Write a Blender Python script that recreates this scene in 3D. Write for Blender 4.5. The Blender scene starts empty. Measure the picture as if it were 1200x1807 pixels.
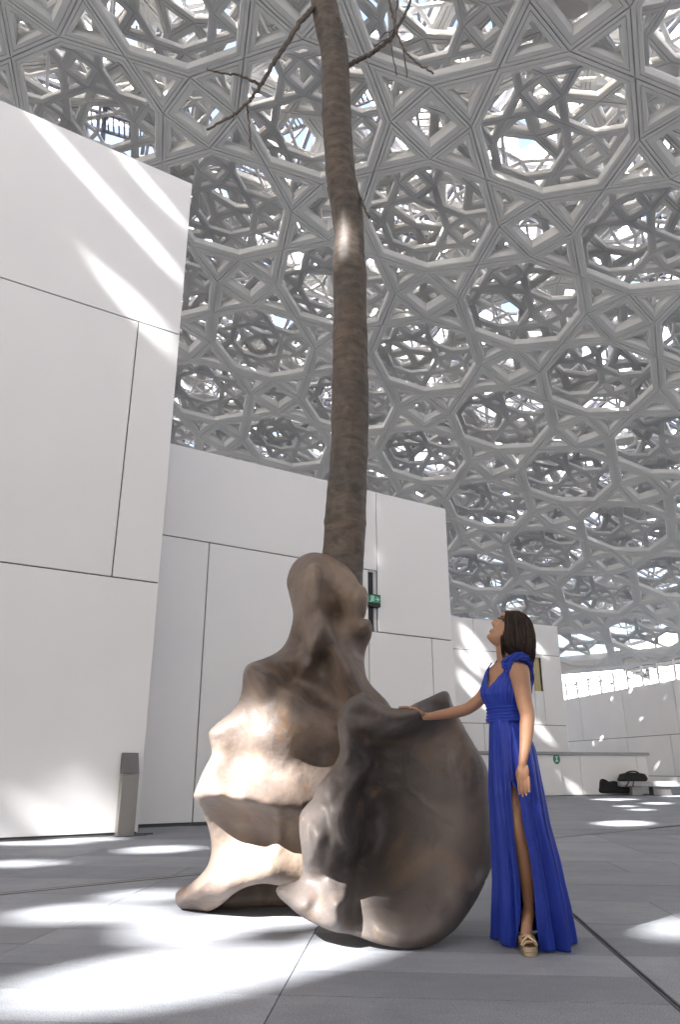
import bpy, bmesh, math, random
import numpy as np
from mathutils import Vector
from mathutils.geometry import delaunay_2d_cdt

# ------------------------------------------------------------------ camera, sky, sun, exposure
F = 1290.0; H = 0.915; PITCH = math.radians(19.3); CX, CY = 600.0, 903.5
scn = bpy.context.scene
col = scn.collection
cam = bpy.data.cameras.new('camera')
cam.sensor_fit = 'VERTICAL'; cam.sensor_height = 36.0
cam.lens = F / 1807.0 * 36.0
cam.clip_end = 3000; cam.clip_start = 0.05
camo = bpy.data.objects.new('camera', cam); col.objects.link(camo)
camo.location = (0, 0, H); camo.rotation_euler = (math.radians(90) + PITCH, 0, 0)
scn.camera = camo

SUN = np.array([0.703, 0.755, -0.80]); SUN = SUN / np.linalg.norm(SUN)     # direction of travel
elev = math.asin(-SUN[2]); az_from = math.atan2(-SUN[0], -SUN[1])          # compass direction the sun stands in
world = bpy.data.worlds.new('World'); scn.world = world; world.use_nodes = True
wn = world.node_tree; wn.nodes.clear()
sky = wn.nodes.new('ShaderNodeTexSky'); sky.sky_type = 'NISHITA'; sky.sun_disc = False
sky.sun_elevation = elev; sky.sun_rotation = az_from; sky.dust_density = 10.0; sky.air_density = 1.0; sky.ozone_density = 0.7
bg = wn.nodes.new('ShaderNodeBackground'); bg.inputs[1].default_value = 0.15
wo = wn.nodes.new('ShaderNodeOutputWorld')
wn.links.new(sky.outputs[0], bg.inputs[0]); wn.links.new(bg.outputs[0], wo.inputs[0])
sl = bpy.data.lights.new('sun', 'SUN'); sl.energy = 5.0; sl.angle = math.radians(0.42); sl.color = (1.0, 0.975, 0.94)
so = bpy.data.objects.new('sun', sl); col.objects.link(so)
so.rotation_euler = Vector(SUN).to_track_quat('-Z', 'Y').to_euler(); so.location = (-20, -20, 60)
scn.view_settings.view_transform = 'Standard'; scn.view_settings.look = 'None'
scn.view_settings.exposure = 2.6; scn.view_settings.gamma = 1.0; scn.view_settings.use_curve_mapping = False
scn.render.engine = 'CYCLES'
scn.cycles.use_denoising = True
scn.cycles.max_bounces = 8; scn.cycles.diffuse_bounces = 5; scn.cycles.glossy_bounces = 3
scn.cycles.sample_clamp_indirect = 6.0
SHEET_PASS = 0.045      # how much daylight the added roof sheet lets through

random.seed(7); rng = np.random.default_rng(7)

# ------------------------------------------------------------------ measuring helpers (photograph pixel -> place in the hall)
cP, sP = math.cos(PITCH), math.sin(PITCH)
def ray(px, py):
    x = (px - CX) / F; y = -(py - CY) / F
    return np.array([x, cP - y * sP, sP + y * cP])
CAM = np.array([0, 0, H])
def at(px, py, Y):
    r = ray(px, py); return CAM + r * (Y / r[1])
def gnd(px, py, z=0.0):
    r = ray(px, py); return CAM + r * ((z - H) / r[2])
def azdir(a):
    a = math.radians(a); return np.array([math.sin(a), math.cos(a), 0.0])
def onwall(px, py, p0, d):
    n = np.array([d[1], -d[0], 0.0]); r = ray(px, py)
    return CAM + r * (((p0 - CAM) @ n) / (r @ n))

# ------------------------------------------------------------------ object helpers
def tag(o, label=None, cat=None, group=None, kind=None):
    if label: o['label'] = label
    if cat: o['category'] = cat
    if group: o['group'] = group
    if kind: o['kind'] = kind
    return o
def mesh_obj(name, verts, faces, mat=None, parent=None, smooth=False, kind=None):
    me = bpy.data.meshes.new(name)
    me.from_pydata([tuple(map(float, v)) for v in verts], [], [tuple(map(int, f)) for f in faces])
    me.update()
    if mat: me.materials.append(mat)
    if smooth:
        me.polygons.foreach_set('use_smooth', [True] * len(me.polygons))
    o = bpy.data.objects.new(name, me); col.objects.link(o)
    if parent: o.parent = parent
    if kind: o['kind'] = kind
    return o
def empty(name, loc=(0, 0, 0), parent=None):
    o = bpy.data.objects.new(name, None); col.objects.link(o); o.location = loc; o.empty_display_size = 0.2
    if parent: o.parent = parent
    return o
def bm_obj(name, bm, mat=None, parent=None, smooth=False):
    me = bpy.data.meshes.new(name)
    bmesh.ops.recalc_face_normals(bm, faces=bm.faces)
    bm.to_mesh(me); bm.free()
    if mat: me.materials.append(mat)
    if smooth: me.polygons.foreach_set('use_smooth', [True] * len(me.polygons))
    o = bpy.data.objects.new(name, me); col.objects.link(o)
    if parent: o.parent = parent
    return o
def add_prism(bm, base, top):
    """closed solid between two polygons of equal count"""
    n = len(base)
    b = [bm.verts.new(tuple(p)) for p in base]; t = [bm.verts.new(tuple(p)) for p in top]
    bm.faces.new(b[::-1]); bm.faces.new(t)
    for i in range(n):
        j = (i + 1) % n; bm.faces.new((b[i], b[j], t[j], t[i]))
def bevel(bm, w, seg=2):
    bmesh.ops.bevel(bm, geom=list(bm.edges), offset=w, segments=seg, affect='EDGES', profile=0.5, clamp_overlap=True)
def frame_box(bm, p0, d, s0, s1, q0, q1, z0, z1):
    """box in a wall frame: s along d, q towards the viewer (normal), z up"""
    n = np.array([d[1], -d[0], 0.0])
    P = lambda s, q, z: p0 + d * s + n * q + np.array([0, 0, z])
    add_prism(bm, [P(s0, q0, z0), P(s1, q0, z0), P(s1, q1, z0), P(s0, q1, z0)],
                  [P(s0, q0, z1), P(s1, q0, z1), P(s1, q1, z1), P(s0, q1, z1)])

# ------------------------------------------------------------------ materials
def mat(name, color, rough=0.6, metal=0.0, var=0.0, scale=3.0, bump=0.0, bscale=40.0, color2=None, spec=0.5, detail=4, stretch=None):
    m = bpy.data.materials.new(name); m.use_nodes = True
    nt = m.node_tree; b = nt.nodes['Principled BSDF']
    b.inputs['Base Color'].default_value = (*color, 1); b.inputs['Roughness'].default_value = rough
    b.inputs['Metallic'].default_value = metal; b.inputs['Specular IOR Level'].default_value = spec
    tc = nt.nodes.new('ShaderNodeTexCoord'); src = tc.outputs['Object']
    if stretch:
        mp = nt.nodes.new('ShaderNodeMapping'); mp.inputs['Scale'].default_value = stretch
        nt.links.new(src, mp.inputs[0]); src = mp.outputs[0]
    if var > 0 or color2:
        nz = nt.nodes.new('ShaderNodeTexNoise'); nz.inputs['Scale'].default_value = scale; nz.inputs['Detail'].default_value = detail
        nt.links.new(src, nz.inputs['Vector'])
        rp = nt.nodes.new('ShaderNodeValToRGB')
        c2 = color2 if color2 else tuple(c * (1 - var) for c in color)
        rp.color_ramp.elements[0].position = 0.35; rp.color_ramp.elements[1].position = 0.65
        rp.color_ramp.elements[0].color = (*c2, 1); rp.color_ramp.elements[1].color = (*color, 1)
        nt.links.new(nz.outputs[0], rp.inputs[0]); nt.links.new(rp.outputs[0], b.inputs['Base Color'])
    if bump > 0:
        nb = nt.nodes.new('ShaderNodeTexNoise'); nb.inputs['Scale'].default_value = bscale; nb.inputs['Detail'].default_value = 3
        nt.links.new(src, nb.inputs['Vector'])
        bp = nt.nodes.new('ShaderNodeBump'); bp.inputs['Strength'].default_value = bump; bp.inputs['Distance'].default_value = 0.01
        nt.links.new(nb.outputs[0], bp.inputs['Height']); nt.links.new(bp.outputs[0], b.inputs['Normal'])
    return m

M = {}
M['wall'] = mat('white_wall_panel', (0.80, 0.80, 0.805), 0.55, var=0.035, scale=0.5, bump=0.05, bscale=60)
_nt = M['wall'].node_tree; _oi = _nt.nodes.new('ShaderNodeObjectInfo'); _mr = _nt.nodes.new('ShaderNodeMapRange'); _mr.inputs['To Min'].default_value = .96; _mr.inputs['To Max'].default_value = 1.02
_vm = _nt.nodes.new('ShaderNodeVectorMath'); _vm.operation = 'SCALE'; _bs = _nt.nodes['Principled BSDF']; _src = _bs.inputs['Base Color'].links[0].from_socket
_nt.links.new(_oi.outputs['Random'], _mr.inputs[0]); _nt.links.new(_src, _vm.inputs[0]); _nt.links.new(_mr.outputs[0], _vm.inputs['Scale']); _nt.links.new(_vm.outputs[0], _bs.inputs['Base Color'])
M['joint'] = mat('dark_joint', (0.10, 0.10, 0.10), 0.9)
M['reveal'] = mat('pale_reveal', (0.62, 0.63, 0.64), 0.6, var=0.05)
M['black'] = mat('black_slot', (0.012, 0.012, 0.014), 0.35, var=0.2)
M['frame'] = mat('dome_frame_grey', (0.54, 0.545, 0.53), 0.5, metal=0.0, var=0.10, scale=0.35, bump=0.05, bscale=30)
M['frame2'] = mat('dome_inner_grey', (0.60, 0.605, 0.605), 0.5, metal=0.0, var=0.12, scale=0.4)
M['outer'] = mat('dome_outer_metal', (0.80, 0.80, 0.80), 0.4, metal=0.0, var=0.06, scale=0.6)
M['truss'] = mat('truss_steel', (0.20, 0.21, 0.24), 0.5, metal=0.0, var=0.1)
M['steel'] = mat('brushed_steel', (0.36, 0.34, 0.32), 0.42, metal=0.8, var=0.1, scale=6, stretch=(1, 1, 0.05))
M['steel_dark'] = mat('dark_brushed_steel', (0.19, 0.185, 0.19), 0.4, metal=0.8, var=0.15, scale=5, stretch=(1, 1, 0.1))
M['coping'] = mat('grey_coping', (0.34, 0.35, 0.36), 0.6, var=0.1)
M['bench'] = mat('pale_stone_bench', (0.36, 0.37, 0.38), 0.6, var=0.1)
M['bag'] = mat('black_bag_cloth', (0.012, 0.012, 0.014), 0.75, var=0.4, scale=20, bump=0.4, bscale=60)
M['green'] = mat('sign_green', (0.03, 0.24, 0.15), 0.4, var=0.05)
M['mint'] = mat('sign_mint_print', (0.45, 0.80, 0.66), 0.4, var=0.02)
M['whiteprint'] = mat('sign_white_print', (0.75, 0.8, 0.76), 0.5, var=0.02)
M['amber'] = mat('yellow_window_light', (0.62, 0.55, 0.30), 0.7, color2=(0.48, 0.40, 0.20), scale=6, stretch=(3, 3, 0.3))  # yellowish light of the window recess, painted as the panel's colour
M['drain'] = mat('drain_metal', (0.10, 0.10, 0.105), 0.6, var=0.2)
M['drainlight'] = mat('drain_pale_strip', (0.36, 0.35, 0.33), 0.6, var=0.2)
M['skin'] = mat('tanned_skin', (0.40, 0.215, 0.130), 0.45, var=0.10, scale=9, bump=0.05, bscale=300)
M['skin'].node_tree.nodes['Principled BSDF'].inputs['Subsurface Weight'].default_value = 0.08
M['skin'].node_tree.nodes['Principled BSDF'].inputs['Subsurface Radius'].default_value = (0.02, 0.008, 0.004)
M['hair'] = mat('dark_brown_hair', (0.018, 0.009, 0.006), 0.45, color2=(0.007, 0.004, 0.0035), scale=60, stretch=(1, 1, 0.05), bump=0.7, bscale=160, spec=0.25)
M['hair2'] = mat('brown_hair_strand', (0.040, 0.020, 0.012), 0.4, color2=(0.012, 0.007, 0.005), scale=30, spec=0.35)
M['lip'] = mat('lip_rose', (0.33, 0.09, 0.075), 0.4, var=0.1)
M['brow'] = mat('dark_brow', (0.02, 0.012, 0.01), 0.7, var=0.1)
M['eyewhite'] = mat('eye_white', (0.7, 0.68, 0.66), 0.2, var=0.02)
M['nail'] = mat('pale_nail', (0.62, 0.42, 0.36), 0.25, var=0.02)
M['gold'] = mat('pale_gold_leather', (0.66, 0.53, 0.36), 0.28, metal=0.85, var=0.12, scale=40)
M['sole'] = mat('tan_sole', (0.35, 0.25, 0.15), 0.5, var=0.1)
M['dress'] = mat('royal_blue_chiffon', (0.008, 0.035, 0.36), 0.55, color2=(0.006, 0.026, 0.27), scale=4, bump=0.35, bscale=260, stretch=(1, 1, 0.3))
_b = M['dress'].node_tree.nodes['Principled BSDF']
_b.inputs['Sheen Weight'].default_value = 0.25; _b.inputs['Sheen Roughness'].default_value = 0.4; _b.inputs['Sheen Tint'].default_value = (0.2, 0.35, 1, 1)

# stone paving: speckled blue-grey granite, a little different from slab to slab
def stone_mat():
    m = bpy.data.materials.new('flamed_grey_stone'); m.use_nodes = True; nt = m.node_tree; N = nt.nodes; L = nt.links
    b = N['Principled BSDF']; b.inputs['Roughness'].default_value = 0.62; b.inputs['Specular IOR Level'].default_value = 0.35
    g = N.new('ShaderNodeNewGeometry')
    oi = N.new('ShaderNodeObjectInfo')
    n1 = N.new('ShaderNodeTexNoise'); n1.inputs['Scale'].default_value = 1.3; n1.inputs['Detail'].default_value = 5
    n2 = N.new('ShaderNodeTexNoise'); n2.inputs['Scale'].default_value = 170; n2.inputs['Detail'].default_value = 2
    n3 = N.new('ShaderNodeTexNoise'); n3.inputs['Scale'].default_value = 12; n3.inputs['Detail'].default_value = 6
    mp = N.new('ShaderNodeMapping'); mp.inputs['Scale'].default_value = (0.5, 1.1, 1)
    L.new(g.outputs['Position'], n1.inputs['Vector']); L.new(g.outputs['Position'], n2.inputs['Vector'])
    L.new(g.outputs['Position'], mp.inputs[0]); L.new(mp.outputs[0], n3.inputs['Vector'])
    r1 = N.new('ShaderNodeValToRGB'); r1.color_ramp.elements[0].position = .3; r1.color_ramp.elements[1].position = .7
    r1.color_ramp.elements[0].color = (0.235, 0.248, 0.280, 1); r1.color_ramp.elements[1].color = (0.305, 0.318, 0.348, 1)
    L.new(n1.outputs[0], r1.inputs[0])
    def mul(a, src, lo, hi, p0=.3, p1=.7):
        mr = N.new('ShaderNodeMapRange'); mr.inputs['From Min'].default_value = p0; mr.inputs['From Max'].default_value = p1
        mr.inputs['To Min'].default_value = lo; mr.inputs['To Max'].default_value = hi; L.new(src, mr.inputs[0])
        v = N.new('ShaderNodeVectorMath'); v.operation = 'SCALE'; L.new(a, v.inputs[0]); L.new(mr.outputs[0], v.inputs['Scale'])
        return v.outputs[0]
    c = mul(r1.outputs[0], n2.outputs[0], 0.62, 1.36)
    c = mul(c, n3.outputs[0], 0.93, 1.06)
    c = mul(c, oi.outputs['Random'], 0.84, 1.13, 0, 1)
    L.new(c, b.inputs['Base Color'])
    bp = N.new('ShaderNodeBump'); bp.inputs['Strength'].default_value = 0.25; bp.inputs['Distance'].default_value = 0.004
    L.new(n2.outputs[0], bp.inputs['Height']); L.new(bp.outputs[0], b.inputs['Normal'])
    return m
M['stone'] = stone_mat()

# cast bronze with patina: grey-violet, tan, rust, pale runs
def bronze_mat(name, dark, mid, tan, warm_amount, drips):
    m = bpy.data.materials.new(name); m.use_nodes = True; nt = m.node_tree; N = nt.nodes; L = nt.links
    b = N['Principled BSDF']; b.inputs['Metallic'].default_value = 0.0; b.inputs['Specular IOR Level'].default_value = 0.4
    tc = N.new('ShaderNodeTexCoord')
    def noise(scale, detail=5, stretch=None, off=0.0, dist=0.0):
        n = N.new('ShaderNodeTexNoise'); n.inputs['Scale'].default_value = scale; n.inputs['Detail'].default_value = detail
        n.inputs['Distortion'].default_value = dist
        mp = N.new('ShaderNodeMapping'); mp.inputs['Location'].default_value = (off, off * .7, off * 1.3)
        if stretch: mp.inputs['Scale'].default_value = stretch
        L.new(tc.outputs['Object'], mp.inputs[0]); L.new(mp.outputs[0], n.inputs['Vector'])
        return n.outputs[0]
    def ramp(src, p0, p1):
        r = N.new('ShaderNodeMapRange'); r.inputs['From Min'].default_value = p0; r.inputs['From Max'].default_value = p1
        r.clamp = True; L.new(src, r.inputs[0]); return r.outputs[0]
    def mix(fac, a, c):
        x = N.new('ShaderNodeMix'); x.data_type = 'RGBA'
        if isinstance(fac, float): x.inputs[0].default_value = fac
        else: L.new(fac, x.inputs[0])
        for s, v in ((6, a), (7, c)):
            if isinstance(v, tuple): x.inputs[s].default_value = (*v, 1)
            else: L.new(v, x.inputs[s])
        return x.outputs[2]
    c = mix(ramp(noise(1.6, 5, dist=.6), .35, .65), dark, mid)
    c = mix(ramp(noise(2.3, 6, (1, 1, .7), 4.1, .8), .62 - .2 * warm_amount, .80 - .15 * warm_amount), c, tan)
    c = mix(ramp(noise(5.5, 6, None, 9.2, 1.2), .66 - .08 * warm_amount, .78), c, (0.20, 0.105, 0.05))
    c = mix(ramp(noise(3.1, 5, (1, 1, .5), 2.7, .4), .66, .80), c, (0.045, 0.022, 0.018))
    if drips > 0:
        d = N.new('ShaderNodeMath'); d.operation = 'MULTIPLY'
        L.new(ramp(noise(9.0, 4, (1, 1, .10), 5.5, .5), .56, .74), d.inputs[0]); L.new(ramp(noise(1.1, 2, None, 1.5), .45, .62), d.inputs[1])
        d2 = N.new('ShaderNodeMath'); d2.operation = 'MULTIPLY'; L.new(d.outputs[0], d2.inputs[0]); d2.inputs[1].default_value = drips
        c = mix(d2.outputs[0], c, (0.30, 0.27, 0.25))
    c2 = mix(ramp(noise(30, 5), .66, .90), c, (0.06, 0.045, 0.038))
    L.new(c2, b.inputs['Base Color'])
    rr = N.new('ShaderNodeMapRange'); rr.inputs['To Min'].default_value = .36; rr.inputs['To Max'].default_value = .62
    L.new(noise(3.7, 4, None, 7.0), rr.inputs[0]); L.new(rr.outputs[0], b.inputs['Roughness'])
    bp = N.new('ShaderNodeBump'); bp.inputs['Strength'].default_value = .45; bp.inputs['Distance'].default_value = .02
    L.new(noise(13, 6), bp.inputs['Height'])
    bp2 = N.new('ShaderNodeBump'); bp2.inputs['Strength'].default_value = .25; bp2.inputs['Distance'].default_value = .003
    L.new(noise(120, 3), bp2.inputs['Height']); L.new(bp.outputs[0], bp2.inputs['Normal']); L.new(bp2.outputs[0], b.inputs['Normal'])
    return m
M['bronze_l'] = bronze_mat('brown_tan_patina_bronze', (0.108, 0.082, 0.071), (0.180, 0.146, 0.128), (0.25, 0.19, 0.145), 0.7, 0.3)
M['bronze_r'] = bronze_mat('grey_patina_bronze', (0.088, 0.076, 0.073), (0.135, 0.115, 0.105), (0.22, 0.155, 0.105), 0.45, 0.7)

def bark_mat():
    m = bpy.data.materials.new('ringed_bark'); m.use_nodes = True; nt = m.node_tree; N = nt.nodes; L = nt.links
    b = N['Principled BSDF']; b.inputs['Roughness'].default_value = .6
    tc = N.new('ShaderNodeTexCoord')
    mp = N.new('ShaderNodeMapping'); mp.inputs['Scale'].default_value = (1.8, 1.8, 4.2); L.new(tc.outputs['Object'], mp.inputs[0])
    n = N.new('ShaderNodeTexNoise'); n.inputs['Scale'].default_value = 4; n.inputs['Detail'].default_value = 8; n.inputs['Distortion'].default_value = .5
    L.new(mp.outputs[0], n.inputs['Vector'])
    n0 = N.new('ShaderNodeTexNoise'); n0.inputs['Scale'].default_value = 1.6; n0.inputs['Detail'].default_value = 4; L.new(tc.outputs['Object'], n0.inputs['Vector'])
    r = N.new('ShaderNodeValToRGB'); r.color_ramp.elements[0].position = .3; r.color_ramp.elements[1].position = .72
    r.color_ramp.elements[0].color = (0.050, 0.041, 0.035, 1); r.color_ramp.elements[1].color = (0.130, 0.106, 0.086, 1)
    L.new(n.outputs[0], r.inputs[0])
    r0 = N.new('ShaderNodeValToRGB'); r0.color_ramp.elements[0].position = .35; r0.color_ramp.elements[1].position = .65
    r0.color_ramp.elements[0].color = (0.8, 0.82, 0.82, 1); r0.color_ramp.elements[1].color = (1.15, 1.02, .93, 1)
    L.new(n0.outputs[0], r0.inputs[0])
    mx = N.new('ShaderNodeMix'); mx.data_type = 'RGBA'; mx.blend_type = 'MULTIPLY'; mx.inputs[0].default_value = 1
    L.new(r.outputs[0], mx.inputs[6]); L.new(r0.outputs[0], mx.inputs[7]); L.new(mx.outputs[2], b.inputs['Base Color'])
    n5 = N.new('ShaderNodeTexNoise'); n5.inputs['Scale'].default_value = 14; n5.inputs['Detail'].default_value = 6; L.new(tc.outputs['Object'], n5.inputs['Vector'])
    r5 = N.new('ShaderNodeMapRange'); r5.inputs['From Min'].default_value = .52; r5.inputs['From Max'].default_value = .72; r5.inputs['To Max'].default_value = .7; L.new(n5.outputs[0], r5.inputs[0])
    m5 = N.new('ShaderNodeMix'); m5.data_type = 'RGBA'; L.new(r5.outputs[0], m5.inputs[0]); L.new(mx.outputs[2], m5.inputs[6]); m5.inputs[7].default_value = (0.035, 0.026, 0.021, 1); L.new(m5.outputs[2], b.inputs['Base Color'])
    bp = N.new('ShaderNodeBump'); bp.inputs['Strength'].default_value = .5; bp.inputs['Distance'].default_value = .010
    L.new(n.outputs[0], bp.inputs['Height']); L.new(bp.outputs[0], b.inputs['Normal'])
    return m
M['bark'] = bark_mat()

mm = bpy.data.materials.new('translucent_sun_sheet'); mm.use_nodes = True  # for the sheet added out of view to block and soften the sun
_n = mm.node_tree; _n.nodes.clear()
_o = _n.nodes.new('ShaderNodeOutputMaterial'); _t = _n.nodes.new('ShaderNodeBsdfTranslucent'); _d = _n.nodes.new('ShaderNodeBsdfDiffuse'); _a = _n.nodes.new('ShaderNodeAddShader')
_t.inputs[0].default_value = (SHEET_PASS, SHEET_PASS, SHEET_PASS, 1); _d.inputs[0].default_value = (.45, .45, .45, 1)
_n.links.new(_t.outputs[0], _a.inputs[0]); _n.links.new(_d.outputs[0], _a.inputs[1]); _n.links.new(_a.outputs[0], _o.inputs[0])
M['sunsheet'] = mm
sp = mm.copy(); sp.name = 'translucent_glow_panel'; M['glowpanel'] = sp  # for panels added to glow in the sun behind the lattice
for nd in sp.node_tree.nodes:
    if nd.type == 'BSDF_TRANSLUCENT': nd.inputs[0].default_value = (.70, .705, .72, 1)

# ------------------------------------------------------------------ ground and paving
R_ = 1500.0
mesh_obj('ground', [(-R_, -R_, -.010), (R_, -R_, -.010), (R_, R_, -.010), (-R_, R_, -.010)], [(0, 1, 2, 3)], M['stone'], kind='structure')
pav = empty('plaza_pavement'); tag(pav, kind='structure')
# slabs run in rows along a direction 4.8 degrees right of the camera's heading
PA = math.radians(4.8); pu = np.array([math.cos(PA), -math.sin(PA), 0]); pv = np.array([math.sin(PA), math.cos(PA), 0])
CH0 = np.array(gnd(0, 1578)); CH1 = np.array(gnd(1190, 1457)); chd = (CH1 - CH0) / np.linalg.norm(CH1 - CH0); chn = np.array([chd[1], -chd[0], 0])
def slab(u0, u1, v0, v1):
    g = .0028; bm = bmesh.new(); lift = random.uniform(-.0008, .0008)
    B = [pu * u + pv * v for u, v in ((u0 + g, v0 + g), (u1 - g, v0 + g), (u1 - g, v1 - g), (u0 + g, v1 - g))]
    add_prism(bm, [b + np.array([0, 0, -.009]) for b in B], [b + np.array([0, 0, lift]) for b in B])
    return bm_obj('paver', bm, M['stone'], pav)
cols_u = [-8.5, -6.8, -5.2, -3.65, -2.12, -.56, 1.065, 1.095, 2.7, 4.3, 5.9, 7.6]
vrows = [1.9, 2.75]
v = 3.18
while v < 13.4:
    vrows.append(v); v += .415 if v < 5.0 else (.83 if v < 9 else 1.2)
nsl = 0
for r_, (v0, v1) in enumerate(zip(vrows[:-1], vrows[1:])):
    for c_, (u0, u1) in enumerate(zip(cols_u[:-1], cols_u[1:])):
        if abs(u0 - 1.065) < 1e-6: continue
        cu, cv = (u0 + u1) / 2, (v0 + v1) / 2; cp = pu * cu + pv * cv
        if abs(cp[0]) > .62 * cp[1] + 1.8: continue
        if c_ not in (3, 4, 5) and r_ % 3 == 1:
            um = u0 + (u1 - u0) * (.4 + .2 * ((r_ + c_) % 2)); slab(u0, um, v0, v1); slab(um, u1, v0, v1); nsl += 2
        else:
            slab(u0, u1, v0, v1); nsl += 1
# slot drain (foreground, right) and the long drain channel crossing the plaza
bm = bmesh.new()
for a, b_ in ((1.066, 1.074), (1.088, 1.094)):
    P0 = pu * a + pv * 1.9; P1 = pu * b_ + pv * 1.9; Q0 = pu * a + pv * 13.4; Q1 = pu * b_ + pv * 13.4
    up = np.array([0, 0, .001]); dn = np.array([0, 0, -.009])
    add_prism(bm, [P0 + dn, P1 + dn, Q1 + dn, Q0 + dn], [P0 + up, P1 + up, Q1 + up, Q0 + up])
tag(bm_obj('slot_drain', bm, M['drain']), kind='structure')
ch = empty('drain_channel'); tag(ch, kind='structure')
for i, (a, b_, mt, h) in enumerate(((-.045, -.026, 'drain', .004), (-.026, .026, 'drainlight', .003), (.026, .045, 'drain', .004))):
    bm = bmesh.new(); n0 = CH0 - chd * 8; n1 = CH1 + chd * .6
    B = [n0 + chn * a, n0 + chn * b_, n1 + chn * b_, n1 + chn * a]
    add_prism(bm, [p + np.array([0, 0, -.006]) for p in B], [p + np.array([0, 0, h]) for p in B])
    bm_obj('channel_edge' if mt == 'drain' else 'channel_grating', bm, M[mt], ch)

# ------------------------------------------------------------------ walls
WD = azdir(57)
P1 = np.array([-2.927, 11.527, 0.0]); P2 = np.array([-3.273, 12.851, 0.0])
def wall(name, label, p0, d, panels, core, thick=1.0, cat='wall', gap=.011):
    t = empty(name, tuple(p0)); tag(t, label, cat)
    off = -p0
    bm = bmesh.new()
    for (s0, s1, z0, z1) in core:
        frame_box(bm, np.zeros(3), d, s0, s1, -thick, -.031, z0, z1)
    bm_obj('wall_core', bm, M['joint'], t)
    for (s0, s1, z0, z1, q) in panels:
        bm = bmesh.new()
        frame_box(bm, np.zeros(3), d, s0 + gap, s1 - gap, -.03, .0 + q, z0 + gap, z1 - gap)
        bevel(bm, .004, 1)
        bm_obj('wall_panel', bm, M['wall'], t)
    return t
w1 = wall('gallery_wall', 'tall white panelled wall at the left with long slanting streaks of sun near its top', P1, WD,
    [(-5.5, 0, 0.035, 3.735, 0), (-9.5, -5.5, 0.035, 3.735, 0), (-.765, 0, 3.735, 8.38, 0), (-5.5, -.765, 3.735, 8.38, 0), (-9.5, -5.5, 3.735, 8.38, 0),
     (-6.5, 0, 8.38, 11.85, 0), (-9.5, -6.5, 8.38, 11.85, 0)],
    [(-9.5, -.02, .02, 11.83)])
bm = bmesh.new(); frame_box(bm, np.zeros(3), WD, -.02, 0, -1.0, -.031, .035, 11.85); frame_box(bm, np.zeros(3), WD, -9.5, 0, -1.0, -.032, 11.83, 11.85)
bm_obj('end_cladding', bm, M['wall'], w1)
bm = bmesh.new(); frame_box(bm, np.zeros(3), WD, -9.5, .22, -.05, .012, .0, .02); bm_obj('base_trim', bm, M['drain'], w1)

w2 = wall('gallery_wall', 'lower white panelled wall behind the sculpture with a narrow black window slot', P2, WD,
    [(-4, .93, .04, 4.975, 0), (.93, 4.46, .04, 4.975, 0), (4.46, 4.635, .04, 4.975, -.0), (4.635, 6.345, .04, 3.645, 0), (6.345, 6.975, .04, 3.645, 0),
     (-4, 4.875, 4.975, 6.83, 0), (4.875, 6.95, 3.645, 6.83, .003)],
    [(-4, 4.60, .02, 6.80), (4.60, 6.94, .02, 3.63), (4.88, 6.92, 3.63, 6.80), (4.60, 4.88, 4.99, 6.80)])
bm = bmesh.new(); frame_box(bm, np.zeros(3), WD, 4.601, 4.80, -.9, -.08, 3.63, 4.99); bm_obj('window_slot', bm, M['black'], w2)
bm = bmesh.new(); frame_box(bm, np.zeros(3), WD, 4.802, 4.880, -.32, -.05, 3.655, 4.985)
frame_box(bm, np.zeros(3), WD, 4.64, 4.80, -.079, -.031, 4.945, 4.985); bm_obj('window_reveal', bm, M['reveal'], w2)
bm = bmesh.new(); frame_box(bm, np.zeros(3), WD, 6.94, 6.96, -1.0, -.031, .04, 3.64); frame_box(bm, np.zeros(3), WD, 6.92, 6.94, -1.0, -.031, 3.66, 6.83)
frame_box(bm, np.zeros(3), WD, -4, 6.92, -1.0, -.031, 6.81, 6.83); bm_obj('end_cladding', bm, M['wall'], w2)
bm = bmesh.new(); frame_box(bm, np.zeros(3), WD, -4, 7.0, -.05, .012, .0, .03); bm_obj('base_trim', bm, M['drain'], w2)

P3 = gnd(994, 1403); D3 = azdir(66)
w3 = wall('gallery_wall', 'far white wall behind the woman with a tall pale yellow window slit', P3, D3,
    [(-10, -3.2, .04, 2.4, 0), (-3.2, .5, .04, 2.4, 0), (-10, -1.75, 2.4, 4.95, 0), (-.45, .5, 2.4, 4.95, 0), (-10, -3.4, 4.95, 6.12, 0), (-3.4, .5, 4.95, 6.12, 0),
     (-1.75, -.86, 2.4, 4.95, 0), (-.86, -.45, 2.4, 3.62, 0), (-.86, -.45, 4.83, 4.95, 0)],
    [(-10, -.90, .02, 6.10), (-.42, .48, .02, 6.10), (-.90, -.42, .02, 3.55), (-.90, -.42, 4.88, 6.10)])
bm = bmesh.new(); frame_box(bm, np.zeros(3), D3, -.86, -.45, -.3, -.12, 3.6, 4.85); bm_obj('yellow_window', bm, M['amber'], w3)
bm = bmesh.new(); frame_box(bm, np.zeros(3), D3, .48, .499, -1.0, -.031, .04, 6.12); bm_obj('end_cladding', bm, M['wall'], w3)

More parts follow.
